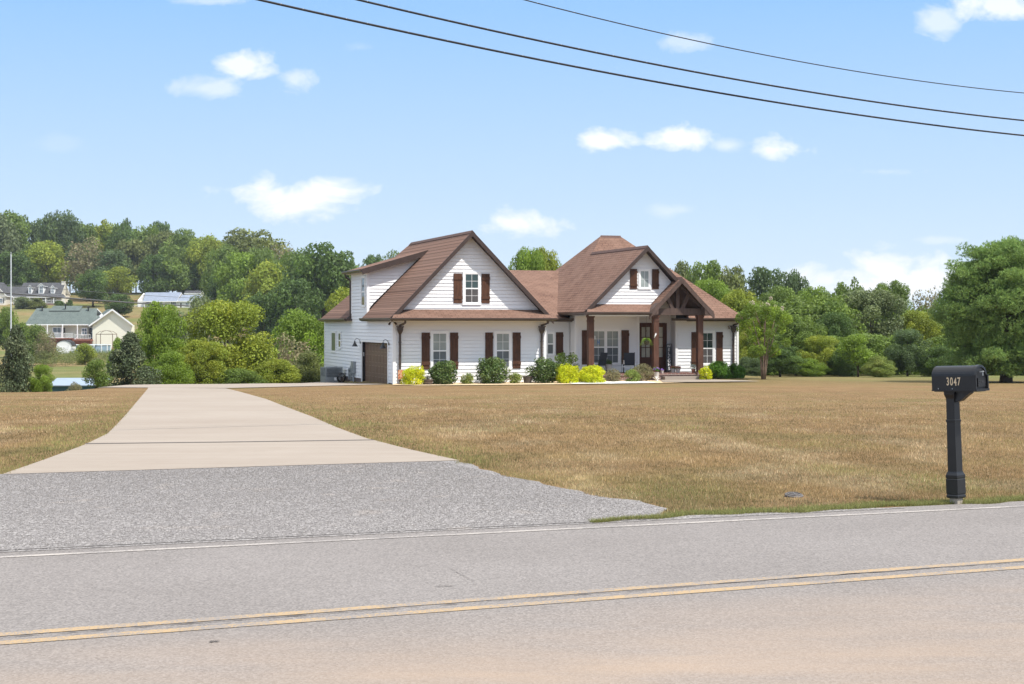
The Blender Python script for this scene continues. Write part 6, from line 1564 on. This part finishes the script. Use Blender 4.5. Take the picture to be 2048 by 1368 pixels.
blades('dry_grass', X, Y, Hh, Wb, M_blade, np.stack([val, np.clip(green, 0, 1), straw], 1), 'short dry tan lawn grass with olive patches', 5)
# green fringe along the road edge
n = 110000; a_ = rng.uniform(5.4, 30, n); pp = 12.62+np.abs(rng.normal(0, .15, n))*np.clip((a_-5.4)*.8, .3, 1)+.06*np.sin(a_*3.1)+.04*np.sin(a_*9)
X = RT[0]*a_+RN[0]*pp; Y = RT[1]*a_+RN[1]*pp
blades('green_verge_grass', X, Y, rng.uniform(.015, .05, n), rng.uniform(.003, .006, n), M_bladeg, np.stack([rng.uniform(.7, 1.3, n), rng.uniform(0, .6, n), np.zeros(n)], 1), 'bright green fringe of grass along the road edge', 6, .8)
# loose stones on the apron
def stones(name, X, Y, S_, m, label, seed):
    rng = np.random.default_rng(seed); n = len(X); Z = gz(X, Y)+.013
    B = np.array([(1, 0, 0), (-1, 0, 0), (0, 1, 0), (0, -1, 0), (0, 0, .8), (0, 0, -.5)], float)
    F8 = np.array([(0, 2, 4), (2, 1, 4), (1, 3, 4), (3, 0, 4), (2, 0, 5), (1, 2, 5), (3, 1, 5), (0, 3, 5)])
    a = rng.uniform(0, 6.28, n); ca, sa = np.cos(a), np.sin(a); sc_ = S_[:, None]*rng.uniform(.6, 1.2, (n, 3))
    P = B[None]*sc_[:, None]*rng.uniform(.75, 1.25, (n, 6, 1)); x = P[..., 0]*ca[:, None]-P[..., 1]*sa[:, None]; y = P[..., 0]*sa[:, None]+P[..., 1]*ca[:, None]
    V = np.stack([x+X[:, None], y+Y[:, None], P[..., 2]+Z[:, None]+S_[:, None]*.2], -1).reshape(-1, 3); Fq = (F8[None]+np.arange(n)[:, None, None]*6).reshape(-1, 3)
    c = np.repeat(np.stack([rng.uniform(.72, 1.18, n), rng.uniform(0, .3, n), np.zeros(n)], 1), 6, 0)
    me = fastmesh(name, V, Fq, [m], tint=c); o = bpy.data.objects.new(name, me); COL.objects.link(o); tag(o, label, 'gravel', kind='stuff'); return o
M_stone = leafmat('limestone_chips', (.215, .204, .20), (.29, .25, .205), 0., .9)
n = 190000; a_ = rng.uniform(-12, 6.4, n); pp = rng.uniform(12.35, 21, n); X = RT[0]*a_+RN[0]*pp; Y = RT[1]*a_+RN[1]*pp
ga = np.array(ge+[rp(6.0, 12.58)]); og = np.argsort(ga[:, 1]); seam = np.interp(X, [dl[0][0], dr[0][0]], [dl[0][1], dr[0][1]])
keep = (Y < seam+rng.normal(.0, .05, n)) & (X < np.interp(Y, ga[og, 1], ga[og, 0])+rng.normal(0, .22, n)); keep &= (pp > 12.62) | (rng.uniform(0, 1, n) < .10)
X, Y = X[keep], Y[keep]; stones('gravel_stones', X, Y, rng.uniform(.003, .0075, len(X))*np.clip(Y/15, .9, 1.25), M_stone, 'loose grey stones covering the driveway apron', 3)

# ------------------------------------------------------------------ thin summer haze over the valley
mb = MB(); mb.box(-960, 960, -360, 1560, -12, 60)
hm = bpy.data.materials.new('summer_haze'); hm.use_nodes = True; ht = hm.node_tree; ht.nodes.clear()
ho = ht.nodes.new('ShaderNodeOutputMaterial'); hv = ht.nodes.new('ShaderNodeVolumePrincipled'); hv.inputs['Color'].default_value = (.86, .92, 1, 1); hv.inputs['Density'].default_value = .00014; hv.inputs['Anisotropy'].default_value = .3
ht.links.new(hv.outputs[0], ho.inputs['Volume'])
hz_o = mb.build('haze', hm); tag(hz_o, 'thin pale air between the camera and the far hillside', 'haze', kind='stuff')
